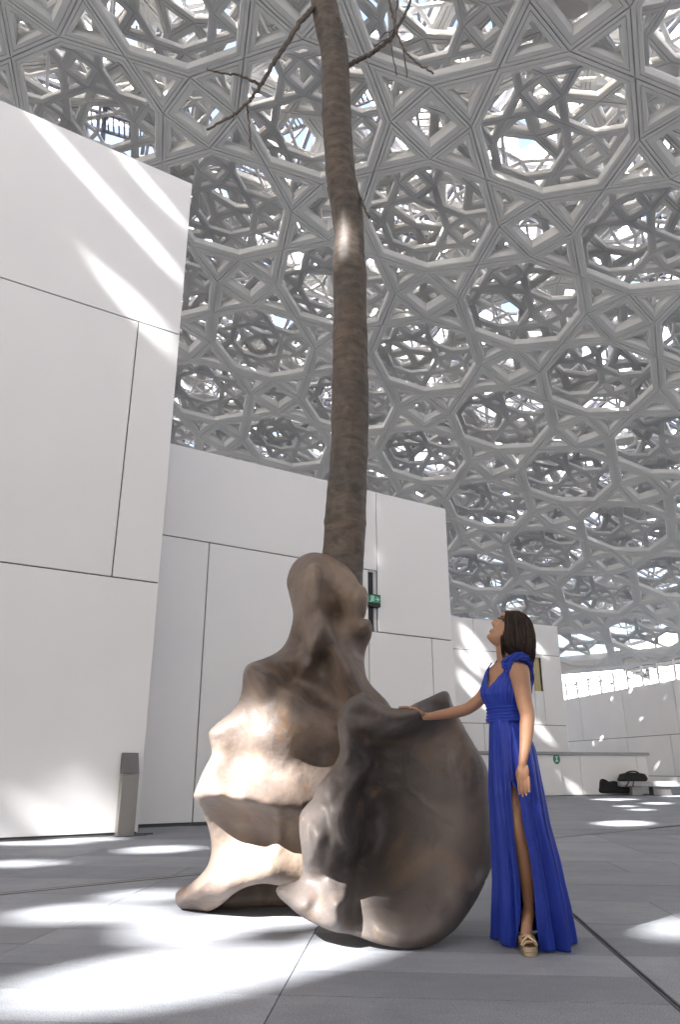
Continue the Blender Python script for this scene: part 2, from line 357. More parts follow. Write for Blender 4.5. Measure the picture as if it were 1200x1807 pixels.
# low parapet with grey coping
LA = gnd(990, 1404.0); LB = gnd(1150, 1402.0)
dA = azdir(66); dB = (LB - LA) / np.linalg.norm(LB - LA)
zc = onwall(1060, 1327.5, LA, dB)[2]
lw = empty('low_wall', tuple(LA)); tag(lw, 'low white parapet wall with grey coping behind the bench', 'low wall')
LLB = np.linalg.norm(LB - LA)
def cut(px): return float((onwall(px, 1380, LA, dB) - LA) @ dB)
for s0, s1 in ((0.02, cut(1028)), (cut(1028), cut(1129)), (cut(1129), LLB)):
    bm = bmesh.new(); frame_box(bm, np.zeros(3), dB, s0 + .01, s1 - .01, -.5, 0, .02, zc - .12); bm_obj('wall_panel', bm, M['wall'], lw)
A0 = np.zeros(3); nA = 3.6
bm = bmesh.new(); frame_box(bm, A0, dA, -nA, 0, -.5, .12, .02, zc - .12); bm_obj('wall_panel', bm, M['wall'], lw)
bm = bmesh.new(); frame_box(bm, A0, dB, .0, LLB + .1, -.55, .06, zc - .10, zc); bm_obj('coping', bm, M['coping'], lw)
bm = bmesh.new(); frame_box(bm, A0, dA, -nA, .03, -.55, .17, zc - .098, zc + .002); bm_obj('coping', bm, M['coping'], lw)
bm = bmesh.new(); frame_box(bm, A0, dB, 0, LLB, -.45, -.03, .0, zc - .13); bm_obj('wall_core', bm, M['joint'], lw)

# far right wall running away, with the bright louvred strip above it
r12 = ray(1200, 1355); P4 = CAM + r12 * (50 / r12[1]); P4[2] = 0
D4 = azdir(-11)
z4 = onwall(1200, 1197, P4, D4)[2]
def s4(px, py): return float((onwall(px, py, P4, D4) - P4) @ D4)
def z4f(px, py): return float(onwall(px, py, P4, D4)[2])
zb, zm = z4f(1195, 1370), z4f(1100, 1302)
N4 = np.array([-D4[1], D4[0], 0])
def box4(bm, s0, s1, q0, q1, z0, z1):
    P = lambda s, q, z: D4 * s + N4 * q + np.array([0, 0, z])
    add_prism(bm, [P(s0, q0, z0), P(s1, q0, z0), P(s1, q1, z0), P(s0, q1, z0)], [P(s0, q0, z1), P(s1, q0, z1), P(s1, q1, z1), P(s0, q1, z1)])
w4 = empty('boundary_wall', tuple(P4)); tag(w4, 'far white panelled wall at the right speckled with small spots of sun', 'wall')
rows = [(0.05, zb, [-30, -12, s4(1180, 1375), 8, 26]), (zb, zm, [-30, -14, -5, s4(1188, 1330), s4(1090, 1330) - 1.5, 26]),
        (zm, z4, [-30, -10, s4(1196, 1260), s4(1104, 1270), s4(1028, 1280), 26])]
for z0, z1, ss in rows:
    ss = sorted(ss)
    for s0, s1 in zip(ss[:-1], ss[1:]):
        bm = bmesh.new(); box4(bm, s0 + .025, s1 - .025, -.0, -.2, z0 + .02, z1 - .02); bm_obj('wall_panel', bm, M['wall'], w4)
bm = bmesh.new(); box4(bm, -30, 26, -.03, -1.0, 0, z4 - .05); bm_obj('wall_core', bm, M['joint'], w4)

# louvred screen above the wall
z5 = z4 + 1.42
lv = empty('louvre_screen', tuple(P4 + N4 * -.3)); tag(lv, 'bright strip of thin horizontal louvres above the far right wall', 'screen')
for s in np.arange(-8, 26, 1.9):
    bm = bmesh.new(); box4(bm, s, s + .09, -.1, -.22, z4 - .02, z5); bm_obj('mullion', bm, M['outer'], lv)
for i, z in enumerate(np.linspace(z4 + .5, z5 - .05, 6)):
    bm = bmesh.new(); vs = []
    for k_, s in enumerate(np.linspace(-8, 26, 60)):
        dzz = .035 * math.sin(s * 1.1 + i * 2.1) + .02 * math.sin(s * 2.7 + i)
        a = D4 * s
        vs.append([bm.verts.new(tuple(a + N4 * q + np.array([0, 0, z + dzz + h]))) for q, h in ((-.24, 0), (-.24, .06), (-.5, .09), (-.5, .03))])
    for a, b_ in zip(vs[:-1], vs[1:]):
        for j in range(4): bm.faces.new((a[j], a[(j + 1) % 4], b_[(j + 1) % 4], b_[j]))
    bm_obj('louvre_slat', bm, M['truss'] if i % 2 else M['frame2'], lv)

nb = empty('added_white_backing', tuple(P4)); tag(nb, 'sunlit white building added to shine through the far right louvres', 'backing')
bm = bmesh.new(); box4(bm, -25, 140, -34, -46, 0, 19); bm_obj('wall', bm, M['outer'], nb)  # white block added beyond the louvres to make their strip bright

# ------------------------------------------------------------------ the dome
SD = 1.3
_Zc, _gx, _gy, _k = 19.4705, 0.16695, -0.00694, 0.006659
def dome_z(x, y): return H + SD * (_Zc - H) - _gx * x - _gy * y - .5 * _k / SD * (x * x + y * y)
APX = np.array([-25.07 * SD, 1.04 * SD]); RD = 85.3
def in_dome(x, y): return (x - APX[0]) ** 2 + (y - APX[1]) ** 2 < RD * RD
def lace_zone(x, y, m=0.0):
    """the part of the dome that the photograph shows, with a margin"""
    if y < 13 - m - .12 * x * (x > 0): return False
    if x < -24 - m: return False
    if x > 10.2 + (y - 15.6) * .40 + 7 + m: return False
    return True
DO = np.array([-6.0264 * SD, 15.1053 * SD]); DB = 3.4 * SD; DPH = -0.08862
def inset(poly, t):
    n = len(poly); out = []
    for i in range(n):
        p0, p1, p2 = poly[i - 1], poly[i], poly[(i + 1) % n]
        e1 = p1 - p0; e1 = e1 / np.linalg.norm(e1); e2 = p2 - p1; e2 = e2 / np.linalg.norm(e2)
        n1 = np.array([-e1[1], e1[0]]); n2 = np.array([-e2[1], e2[0]])
        den = 1 + n1 @ n2
        out.append(p1 + (n1 + n2) * t / max(den, .15))
    return out
def lattice_cells(o, ph, b, rho, test, ij=60):
    e1 = np.array([math.cos(ph), math.sin(ph)]) * b; e2 = np.array([-math.sin(ph), math.cos(ph)]) * b
    for i in range(-ij, ij):
        for j in range(-ij, ij):
            c = o + e1 * (i + .5) + e2 * (j + .5)
            if not test(c[0], c[1]): continue
            cor = [c + (e1 * a + e2 * d) * .5 for a, d in ((1, 1), (-1, 1), (-1, -1), (1, -1))]
            if (i + j) % 2:
                B = [c + e2 * rho, c - e1 * rho, c - e2 * rho, c + e1 * rho]
                yield 'octagon', [cor[0], B[0], cor[1], B[1], cor[2], B[2], cor[3], B[3]]
            else:
                q = 1 - rho
                B = [c + e2 * q, c - e1 * q, c - e2 * q, c + e1 * q]
                yield 'square', B
                for k in range(4):
                    yield 'triangle', [cor[k], B[k], B[(k + 3) % 4]][::1]
def ring_geo(poly, prof, off, V, Fc):
    area = sum(poly[i][0] * poly[(i + 1) % len(poly)][1] - poly[(i + 1) % len(poly)][0] * poly[i][1] for i in range(len(poly)))
    if area < 0: poly = poly[::-1]
    n = len(poly); base = len(V)
    for t, h in prof:
        for p in inset(poly, t): V.append((p[0], p[1], dome_z(p[0], p[1]) + off + h))
    for r in range(len(prof) - 1):
        for i in range(n):
            j = (i + 1) % n; a = base + r * n
            Fc.append((a + i, a + j, a + n + j, a + n + i))
PROF = {'triangle': [(0, .07), (.022, .07), (.022, 0), (.13, 0), (.13, .05), (.15, .05), (.15, 0), (.29, 0), (.35, .15), (.35, .32)],
        'square': [(0, .07), (.022, .07), (.022, 0), (.13, 0), (.13, .05), (.15, .05), (.15, 0), (.36, 0), (.45, .18), (.45, .32)],
        'octagon': [(0, .07), (.022, .07), (.022, 0), (.15, 0), (.15, .045), (.168, .045), (.168, 0), (.29, .0), (.32, .05), (.32, .26), (.12, .28)]}
PROF2 = {'triangle': [(0, .04), (.014, .04), (.014, 0), (.09, 0), (.09, .03), (.104, .03), (.104, 0), (.145, 0), (.17, .06), (.17, .2)],
         'square': [(0, .04), (.014, .04), (.014, 0), (.20, 0), (.25, .1), (.25, .2)],
         'octagon': [(0, .04), (.014, .04), (.014, 0), (.15, 0), (.17, .04), (.17, .18)]}
def scaled(prof, s): return {k: [(a * s, b * s) for a, b in v] for k, v in prof.items()}
def near_key(poly):
    c = sum(poly) / len(poly); return math.hypot(c[0], c[1])
dome = empty('lattice_dome', (0, 0, 0)); tag(dome, 'huge perforated grey dome of interlocking star and triangle frames over the plaza', 'dome')
dz_test = lambda x, y: lace_zone(x, y) and in_dome(x, y)
def build_layer(o, ph, b, rho, prof, off, mt, pname, nparts, test):
    cells = sorted(lattice_cells(o, ph, b, rho, test), key=lambda c: near_key(c[1]))
    cnt = {}
    V, Fc = [], []
    for kind, poly in cells:
        lim = nparts if isinstance(nparts, int) else nparts.get(kind, 0)
        cnt[kind] = cnt.get(kind, 0) + 1
        if cnt[kind] <= lim:
            v, f = [], []; ring_geo(poly, prof[kind], off, v, f)
            mesh_obj(pname + kind + '_frame', v, f, mt, dome)
        else:
            ring_geo(poly, prof[kind], off, V, Fc)
    if V: mesh_obj(pname + 'lattice', V, Fc, mt, dome, kind='stuff')
build_layer(DO, DPH, DB, .665, PROF, 0.0, M['frame'], '', 290, dz_test)
build_layer(DO + np.array([.8, .5]), DPH + .02, DB * .5, .66, PROF2, 1.5, M['frame2'], 'small_', {'triangle': 280, 'square': 200, 'octagon': 200}, dz_test)
build_layer(DO + np.array([1.1, -.4]), DPH + .36, DB * .62, .67, scaled(PROF2, 1.2), 2.6, M['frame2'], 'upper_', 0, dz_test)
build_layer(DO + np.array([.3, .9]), DPH + .72, DB * .95, .665, scaled(PROF, 1.1), 4.0, M['frame2'], 'deep_', 0, dz_test)
build_layer(DO + np.array([.9, .3]), DPH + .15, DB * .40, .665, scaled(PROF2, .42), 3.3, M['outer'], 'fine_', 0, dz_test)
build_layer(DO + np.array([2.3, .2]), DPH + .20, DB * .8, .66, scaled(PROF, .45), 8.4, M['outer'], 'outer_', 0, dz_test)
open_spots = []  # gaps left in the added panels to drop sun spots on the far wall
for px, py in ((1143, 1228), (1152, 1232), (1162, 1226), (1172, 1228), (1068, 1248), (1054, 1256), (1111, 1262), (1095, 1264), (1083, 1294), (1079, 1300), (1164, 1288), (1132, 1304), (1186, 1320), (1151, 1338), (1197, 1344), (1190, 1215), (1195, 1235)):
    p = onwall(px, py, P4, D4); t = 0.0
    for _ in range(80):
        q = p - SUN * t; e = dome_z(q[0], q[1]) + 9.6 - q[2]; t += e / .75
    open_spots.append(q[:2])
V, Fc = [], []  # translucent panels added as a bright white ground behind the lattice
for kind, poly in lattice_cells(DO + np.array([.3, .2]), DPH + .5, DB * .9, .665, dz_test):
    pc = sum(poly) / len(poly)
    if rng.random() < (.5 if kind == 'triangle' else .12) or min(np.hypot(*(pc - o_)) for o_ in open_spots) < 2.6: continue
    n0 = len(V); q = inset(poly, .04) if kind != 'octagon' else inset(poly, -.02)
    for p in q: V.append((p[0], p[1], dome_z(p[0], p[1]) + 9.6))
    Fc.append(tuple(range(n0, len(V))))
mesh_obj('added_glow_panel', V, Fc, M['glowpanel'], dome, kind='stuff')

# space frame between the inner and the outer skins
def bar(V, Fc, a, b, w):
    a = np.array(a, float); b = np.array(b, float); d = b - a; L = np.linalg.norm(d); d /= L
    x = np.cross(d, [0, 0, 1]); x /= (np.linalg.norm(x) + 1e-9); y = np.cross(d, x)
    n = len(V)
    for p in (a, b):
        for s, t in ((1, 1), (-1, 1), (-1, -1), (1, -1)): V.append(tuple(p + x * s * w + y * t * w))
    for i in range(4): Fc.append((n + i, n + (i + 1) % 4, n + 4 + (i + 1) % 4, n + 4 + i))
V, Fc = [], []
g = 3.9; e1 = np.array([math.cos(.35), math.sin(.35)]) * g; e2 = np.array([-math.sin(.35), math.cos(.35)]) * g
def dp(i, j, off, hx=0):
    p = e1 * (i + hx) + e2 * (j + hx) + np.array([0, 30.0]); return np.array([p[0], p[1], dome_z(p[0], p[1]) + off])
for i in range(-16, 17):
    for j in range(-16, 17):
        p = dp(i, j, 5.2)
        if not dz_test(p[0], p[1]): continue
        bar(V, Fc, p, dp(i + 1, j, 5.2), .11); bar(V, Fc, p, dp(i, j + 1, 5.2), .11)
        q = dp(i, j, 8.0, .5)
        bar(V, Fc, q, dp(i + 1, j, 8.0, .5), .10); bar(V, Fc, q, dp(i, j + 1, 8.0, .5), .10)
        for a in ((0, 0), (1, 0), (0, 1), (1, 1)): bar(V, Fc, dp(i + a[0], j + a[1], 5.2), q, .07)
mesh_obj('space_frame', V, Fc, M['truss'], dome, kind='stuff')
# maintenance walkways of grating between the skins
V, Fc = [], []
for i, (a, b_) in enumerate([((-14, 26), (20, 34)), ((-12, 44), (24, 50)), ((2, 18), (12, 60)), ((-8, 22), (-2, 66)), ((14, 22), (24, 62)), ((-18, 34), (8, 20))]):
    a = np.array(a, float); b_ = np.array(b_, float); n = 46
    d = (b_ - a) / np.linalg.norm(b_ - a); q = np.array([-d[1], d[0]])
    for k in range(n * 3):
        t = k / (n * 3); p = a + (b_ - a) * t
        if not dz_test(p[0], p[1]): continue
        u = p + q * .45; w = p - q * .45
        bar(V, Fc, (u[0], u[1], dome_z(*u) + 4.9), (w[0], w[1], dome_z(*w) + 4.9), .035)
    for s in (-.48, .48):
        for k in range(n):
            p = a + (b_ - a) * (k / n) + q * s; r = a + (b_ - a) * ((k + 1) / n) + q * s
            if dz_test(*p) and dz_test(*r): bar(V, Fc, (*p, dome_z(*p) + 4.9), (*r, dome_z(*r) + 4.9), .06)
mesh_obj('walkway_grating', V, Fc, M['truss'], dome, kind='stuff')
# edge beam
bm = bmesh.new(); prev = None
for th in np.linspace(math.radians(-5), math.radians(100), 120):
    x, y = APX[0] + RD * math.cos(th), APX[1] + RD * math.sin(th); z = dome_z(x, y); c, s = math.cos(th), math.sin(th)
    ring = [bm.verts.new((x + c * q, y + s * q, z + h)) for q, h in ((-.6, .12), (.1, -.12), (.5, 0), (.6, 1.3), (.1, 1.5), (-.5, .9))]
    if prev:
        for j in range(6): bm.faces.new((prev[j], prev[(j + 1) % 6], ring[(j + 1) % 6], ring[j]))
    prev = ring
bm_obj('edge_beam', bm, M['frame'], dome)

# ------------------------------------------------------------------ added unseen sheet over the rest of the dome, openings aimed to place sun patches
def shaft(points):
    """outline on a surface -> outline of the opening in the added sheet the sun reaches it through"""
    out = []
    for p in points:
        t = 0.0
        for _ in range(60):
            q = p - SUN * t; e = dome_z(q[0], q[1]) + 2.2 - q[2]
            if abs(e) < 1e-3: break
            t += e / 0.75
        out.append((q[0], q[1]))
    return out
def ell_px(cx, cy, rx, ry, f, n=18, rot=0.0):
    pts = []
    for k in range(n):
        a = 2 * math.pi * k / n; x, y = rx * math.cos(a), ry * math.sin(a)
        pts.append(f(cx + x * math.cos(rot) - y * math.sin(rot), cy + x * math.sin(rot) + y * math.cos(rot)))
    return pts
G = lambda x, y: gnd(x, y)
W1 = lambda x, y: onwall(x, y, P1, WD)
W3 = lambda x, y: onwall(x, y, P3, D3)
shafts = [
    [G(*p) for p in ((-10, 1765), (60, 1722), (200, 1692), (300, 1678), (420, 1672), (520, 1672), (610, 1664), (668, 1664), (690, 1672), (640, 1692), (520, 1722), (400, 1752), (300, 1770), (160, 1784), (40, 1782))],
    ell_px(140, 1611, 108, 15, G, rot=-.04), ell_px(330, 1642, 90, 26, G), ell_px(255, 1613, 60, 14, G), ell_px(262, 1580, 70, 9, G),
    ell_px(30, 1524, 62, 5.5, G), ell_px(280, 1499, 62, 6, G, rot=-.03), ell_px(60, 1488, 90, 2.6, G), ell_px(150, 1481, 60, 3, G),
    [at(x, y, 5.1) for x, y in ((285, 1300), (340, 1225), (400, 1236), (430, 1250), (470, 1268), (510, 1300), (545, 1345), (572, 1388), (566, 1420), (556, 1470), (548, 1520), (545, 1560), (530, 1640), (420, 1660), (290, 1640))],
    [at(x, y, 4.55) for x, y in ((515, 1420), (552, 1398), (588, 1440), (594, 1540), (620, 1590), (640, 1650), (540, 1640), (495, 1585))],
    [at(x, y, 5.45) for x, y in ((587, 422), (643, 418), (644, 452), (588, 456))],
    [W1(*p) for p in ((35, 185), (62, 198), (112, 246), (172, 314), (243, 393), (312, 470), (310, 492), (270, 452), (200, 375), (120, 288), (70, 228))],
    [W1(*p) for p in ((209, 268), (226, 274), (275, 332), (316, 376), (314, 388), (298, 376), (248, 326), (218, 288))],
    [W1(*p) for p in ((165, 458), (200, 490), (250, 530), (284, 560), (288, 575), (285, 614), (278, 608), (240, 570), (200, 525), (175, 485))],
    [W1(*p) for p in ((60, 1482), (140, 1440), (200, 1395), (212, 1420), (205, 1470), (150, 1480))],
    [W3(*p) for p in ((818, 1106), (830, 1114), (850, 1140), (872, 1180), (854, 1180), (824, 1140))],
    [W3(*p) for p in ((818, 1150), (826, 1154), (846, 1183), (836, 1185), (820, 1165))],
    [W3(*p) for p in ((816, 1188), (828, 1194), (856, 1222), (882, 1260), (856, 1250), (818, 1210))],
    [W3(*p) for p in ((940, 1130), (948, 1135), (962, 1152), (955, 1152), (940, 1142))],
    [W3(*p) for p in ((945, 1270), (955, 1280), (973, 1305), (962, 1303), (945, 1290))],
    ell_px(1102, 1452, 47, 4.8, G), ell_px(1194, 1638, 46, 17, G), ell_px(1085, 1410, 40, 1.3, G), ell_px(1160, 1417, 24, 2, G),
    ell_px(1080, 1412, 16, 1.5, G), ell_px(1132, 1428, 20, 1.6, G), ell_px(1105, 1422, 16, 1.3, G), ell_px(1190, 1404, 20, 1.5, G),
    [onwall(x, y, LA, dB) for x, y in ((996, 1379), (1002, 1382), (1031, 1399), (1016, 1399))],
]
holes = [shaft(s) for s in shafts]
pts = [(APX[0] + (RD - .5) * math.cos(t), APX[1] + (RD - .5) * math.sin(t)) for t in np.linspace(0, 2 * math.pi, 90, endpoint=False)]
loops = [list(range(len(pts)))]
for h in holes:
    loops.append(list(range(len(pts), len(pts) + len(h)))); pts += h
for x in np.arange(-120, 60, 4.0):
    for y in np.arange(-90, 90, 4.0):
        if (x - APX[0]) ** 2 + (y - APX[1]) ** 2 < (RD - 3) ** 2: pts.append((x, y))
cons = [(l[i], l[(i + 1) % len(l)]) for l in loops for i in range(len(l))]
vo, eo, fo, ov, oe, of = delaunay_2d_cdt([Vector(p) for p in pts], cons, [], 0, 1e-5, True)
def in_poly(x, y, P):
    c = False
    for (x0, y0), (x1, y1) in zip(P, P[1:] + P[:1]):
        if (y0 > y) != (y1 > y) and x < (x1 - x0) * (y - y0) / (y1 - y0) + x0: c = not c
    return c
boxes = [(min(p[0] for p in h), max(p[0] for p in h), min(p[1] for p in h), max(p[1] for p in h), h) for h in holes]
Vm = [(p.x, p.y, dome_z(p.x, p.y) + 2.2) for p in vo]; Fm = []
for f in fo:
    cx = sum(vo[i].x for i in f) / len(f); cy = sum(vo[i].y for i in f) / len(f)
    if any(b0 <= cx <= b1 and b2 <= cy <= b3 and in_poly(cx, cy, h) for b0, b1, b2, b3, h in boxes): continue
    if (cx - APX[0]) ** 2 + (cy - APX[1]) ** 2 > RD * RD: continue
    if lace_zone(cx, cy, -4.5): continue
    Fm.append(f)
mesh_obj('added_sun_sheet', Vm, Fm, M['sunsheet'], dome)

# ------------------------------------------------------------------ the bronze sculpture: folded clay-like masses round the foot of a tree
def tps(ctrl, mid=0.0, gain=1.0):
    """smooth surface y(x, z) through control points given as (photo x, photo y, distance)"""
    P = np.array([at(a, b, mid + (c - mid) * gain) for a, b, c in ctrl]); X = P[:, [0, 2]]; y = P[:, 1]; n = len(X)
    U = lambda r2: r2 * np.log(r2 + 1e-12) * .5
    K = U(((X[:, None] - X[None]) ** 2).sum(-1)) + np.eye(n) * 2e-4
    A = np.zeros((n + 3, n + 3)); A[:n, :n] = K; A[:n, n] = 1; A[:n, n + 1:] = X; A[n, :n] = 1; A[n + 1:, :n] = X.T
    w = np.linalg.solve(A, np.concatenate([y, [0, 0, 0]]))
    def f(Q):
        Q = np.asarray(Q, float); out = np.zeros(len(Q))
        for s in range(0, len(Q), 4000):
            q = Q[s:s + 4000]; out[s:s + 4000] = U(((q[:, None] - X[None]) ** 2).sum(-1)) @ w[:n] + w[n] + q @ w[n + 1:]
        return out
    return f
def catmull(P, k=6):
    P = np.array(P, float); n = len(P); out = []
    for i in range(n):
        a, b, c, d = P[i - 1], P[i], P[(i + 1) % n], P[(i + 2) % n]
        for j in range(k):
            t = j / k
            out.append(.5 * ((2 * b) + (-a + c) * t + (2 * a - 5 * b + 4 * c - d) * t * t + (-a + 3 * b - 3 * c + d) * t ** 3))
    return np.array(out)
def vnoise(P, s, seed):
    r = np.random.default_rng(seed); out = np.zeros(len(P))
    for k in range(7):
        w = r.normal(size=3) * s * (1 + .35 * k); ph = r.uniform(0, 6.28); w2 = r.normal(size=3) * s * .6
        out += np.sin(P @ w + ph + 1.3 * np.sin(P @ w2)) / (1 + .5 * k)
    return out / 3
def polyline_d(Q, pts):
    P = np.array([at(a, b, 4.9 if len(c) == 0 else c[0])[[0, 2]] for a, b, *c in pts]); best = np.full(len(Q), 1e9)
    for a, b in zip(P[:-1], P[1:]):
        ab = b - a; t = np.clip(((Q - a) @ ab) / (ab @ ab), 0, 1); best = np.minimum(best, np.hypot(*(Q - a - t[:, None] * ab).T))
    return best
def relief(name, outline, ctrl, yedge, r, back, mt, parent, step=.02, lumps=.006, seed=1, rb=.35, mid=0.0, gain=1.0, ridges=(), ridges_at=5.1):
    """solid body: outline in the x-z plane, front surface through the control points curling back at the rim, bulging back"""
    surf = tps(ctrl, mid, gain); ye = [yedge] * len(outline)
    for _ in range(3):      # the rim lies where the front surface curls back to
        kp = np.array([at(a, b, y)[[0, 2]] for (a, b), y in zip(outline, ye)]); ye = [float(np.clip(.3 * y0 + .7 * (y1 + r), yedge - .35, yedge + .35)) for y0, y1 in zip(ye, surf(kp))]
    loop = catmull(kp, 6); loop[:, 1] = np.maximum(loop[:, 1], .0)
    n = len(loop)
    nxt = np.roll(loop, -1, 0)
    def dist(Q):
        Q = np.asarray(Q); best = np.full(len(Q), 1e9)
        for a, b in zip(loop, nxt):
            ab = b - a; t = np.clip(((Q - a) @ ab) / (ab @ ab + 1e-12), 0, 1); d = np.hypot(*(Q - a - t[:, None] * ab).T); best = np.minimum(best, d)
        return best
    def inside(Q):
        c = np.zeros(len(Q), bool); x, y = Q[:, 0], Q[:, 1]
        for (x0, y0), (x1, y1) in zip(loop, nxt):
            if y0 == y1: continue
            m = ((y0 > y) != (y1 > y)) & (x < (x1 - x0) * (y - y0) / (y1 - y0) + x0); c ^= m
        return c
    gx, gz = np.meshgrid(np.arange(loop[:, 0].min(), loop[:, 0].max(), step), np.arange(loop[:, 1].min(), loop[:, 1].max(), step))
    Q = np.stack([gx.ravel(), gz.ravel()], 1); Q[::2] += step * .01
    Q = Q[inside(Q)]; d = dist(Q); Q = Q[d > step * .9]
    tg = np.roll(loop, -1, 0) - np.roll(loop, 1, 0); tg /= np.linalg.norm(tg, axis=1)[:, None] + 1e-9
    nn = np.stack([-tg[:, 1], tg[:, 0]], 1)
    rings = []
    for e in (.002, .007):
        a = loop + nn * e; ins = inside(a); a[~ins] = (loop - nn * e)[~ins]
        a = a[inside(a)]; da = dist(a); rings.append(a[da > e * .6])
    pts = np.concatenate([loop] + rings + [Q])
    vo, eo, fo, ov, oe, of = delaunay_2d_cdt([Vector(map(float, p)) for p in pts], [(i, (i + 1) % n) for i in range(n)], [], 0, 1e-6, True)
    V2 = np.array([(p.x, p.y) for p in vo]); F_ = [f for f in fo]
    cen = np.array([V2[list(f)].mean(0) for f in F_]); ok = inside(cen); F_ = [f for f, o_ in zip(F_, ok) if o_]
    d = dist(V2); d[d < 1e-4] = 0
    ys = tps(ctrl, mid, gain)(V2)
    u = np.clip(d / r, 0, 1); prof = np.sqrt(np.clip(1 - (1 - u) ** 2, 0, 1))
    P3_ = np.stack([V2[:, 0], ys, V2[:, 1]], 1)
    for pl_, h_, w_ in ridges:
        dd = polyline_d(V2 + .012 * np.stack([vnoise(P3_, 9, 31), vnoise(P3_, 9, 32)], 1), [(a, b, ridges_at) for a, b in pl_]); ys = ys - h_ * np.exp(-(dd / w_) ** 2) * np.clip(d / .06, .35, 1)
    yf = ys + r * (1 - prof) + (vnoise(P3_, 5.0, seed) * lumps * 2.2 + vnoise(P3_, 17.0, seed + 1) * lumps * .8) * np.clip(d / .05, 0, 1)
    ub = np.clip(d / rb, 0, 1); yb = ys + r + back * np.sqrt(np.clip(1 - (1 - ub) ** 2, 0, 1))
    nV = len(V2); edge = d == 0
    V = [(x, y, z) for (x, z), y in zip(V2, yf)]; idx = {}
    for i in range(nV):
        if edge[i]: idx[i] = i
        else: idx[i] = len(V); V.append((V2[i, 0], yb[i], V2[i, 1]))
    Fc = []
    for f in F_:
        a, b, c = V2[f[0]], V2[f[1]], V2[f[2]]
        cw = (b[0] - a[0]) * (c[1] - a[1]) - (b[1] - a[1]) * (c[0] - a[0])
        f = list(f) if cw > 0 else list(f)[::-1]          # seen from -y this winds towards the viewer
        Fc.append(f)
        g_ = [idx[i] for i in f[::-1]]
        if any(idx[i] != i for i in f): Fc.append(g_)
    zmin = max(0.0, min(v[2] for v in V))
    V = [(x, y, max(z - zmin * math.exp(-z / .3), 0.0005)) for x, y, z in V]      # rests on the paving
    return mesh_obj(name, V, Fc, mt, parent, smooth=True)
sc = empty('bronze_sculpture', (-.2, 5.2, 0)); tag(sc, 'brown bronze sculpture of folded clay-like masses wrapped round the foot of a bare tree', 'sculpture')
sc.location = (0, 0, 0)      # parts are modelled in hall coordinates
back_outline = [(545, 977), (575, 979), (602, 990), (625, 1015), (634, 1032), (646, 1042), (650, 1060), (645, 1085), (641, 1092), (652, 1095), (657, 1108), (655, 1125), (645, 1150), (644, 1180), (652, 1205), (690, 1248),
    (700, 1300), (700, 1400), (690, 1480), (640, 1560), (580, 1572), (530, 1566), (500, 1563), (470, 1558), (440, 1563), (415, 1575), (388, 1598), (362, 1612), (335, 1613), (314, 1601), (308, 1582), (316, 1569), (335, 1560),
    (362, 1534), (372, 1508), (372, 1480), (363, 1445), (350, 1417), (344, 1404), (349, 1388), (364, 1352), (374, 1330), (371, 1308), (370, 1292), (386, 1275), (415, 1250), (427, 1220), (431, 1188), (440, 1173), (468, 1161),
    (495, 1145), (510, 1120), (517, 1085), (511, 1052), (506, 1025), (518, 994)]
back_ctrl = [(520, 1010, 5.30), (545, 995, 5.24), (560, 1020, 5.12), (556, 1060, 5.08), (556, 1100, 5.06), (556, 1135, 5.10), (592, 1005, 5.27), (602, 1060, 5.20), (628, 1055, 5.10), (634, 1085, 5.14), (585, 1085, 5.30), (578, 1050, 5.24),
    (530, 1095, 5.30), (533, 1130, 5.36), (525, 1060, 5.25), (516, 1100, 5.38), (545, 1150, 5.22), (570, 1162, 5.30), (590, 1130, 5.16), (606, 1158, 5.14), (618, 1190, 5.12), (630, 1120, 5.26), (648, 1110, 5.20), (636, 1160, 5.36), (600, 1100, 5.24),
    (438, 1182, 5.12), (458, 1172, 5.26), (480, 1175, 5.36), (510, 1165, 5.36), (520, 1198, 5.40), (560, 1205, 5.34), (540, 1178, 5.24), (600, 1215, 5.22), (500, 1205, 5.24), (470, 1196, 5.06), (515, 1232, 5.03), (560, 1262, 5.08), (590, 1285, 5.10), (485, 1235, 5.08),
    (440, 1225, 5.14), (560, 1235, 5.30), (600, 1250, 5.24), (640, 1220, 5.16), (660, 1250, 5.2), (650, 1350, 5.3), (650, 1450, 5.3),
    (405, 1285, 5.16), (376, 1298, 5.16), (440, 1275, 5.13), (450, 1300, 5.06), (420, 1345, 5.20), (500, 1320, 5.06), (560, 1330, 5.18), (480, 1370, 5.06), (400, 1372, 5.10), (352, 1400, 5.06), (385, 1398, 4.96), (430, 1406, 4.95), (480, 1414, 4.98), (520, 1420, 5.06), (540, 1380, 5.12), (580, 1400, 5.18),
    (395, 1432, 5.20), (440, 1440, 5.18), (490, 1448, 5.12), (378, 1475, 5.30), (420, 1485, 5.30), (480, 1490, 5.20), (520, 1480, 5.22), (455, 1470, 5.24),
    (385, 1525, 5.30), (430, 1525, 5.20), (400, 1560, 5.16), (350, 1572, 5.26), (320, 1588, 5.42), (345, 1602, 5.40), (480, 1530, 5.10), (500, 1552, 5.14), (370, 1592, 5.30), (540, 1540, 5.2), (440, 1552, 5.14)]
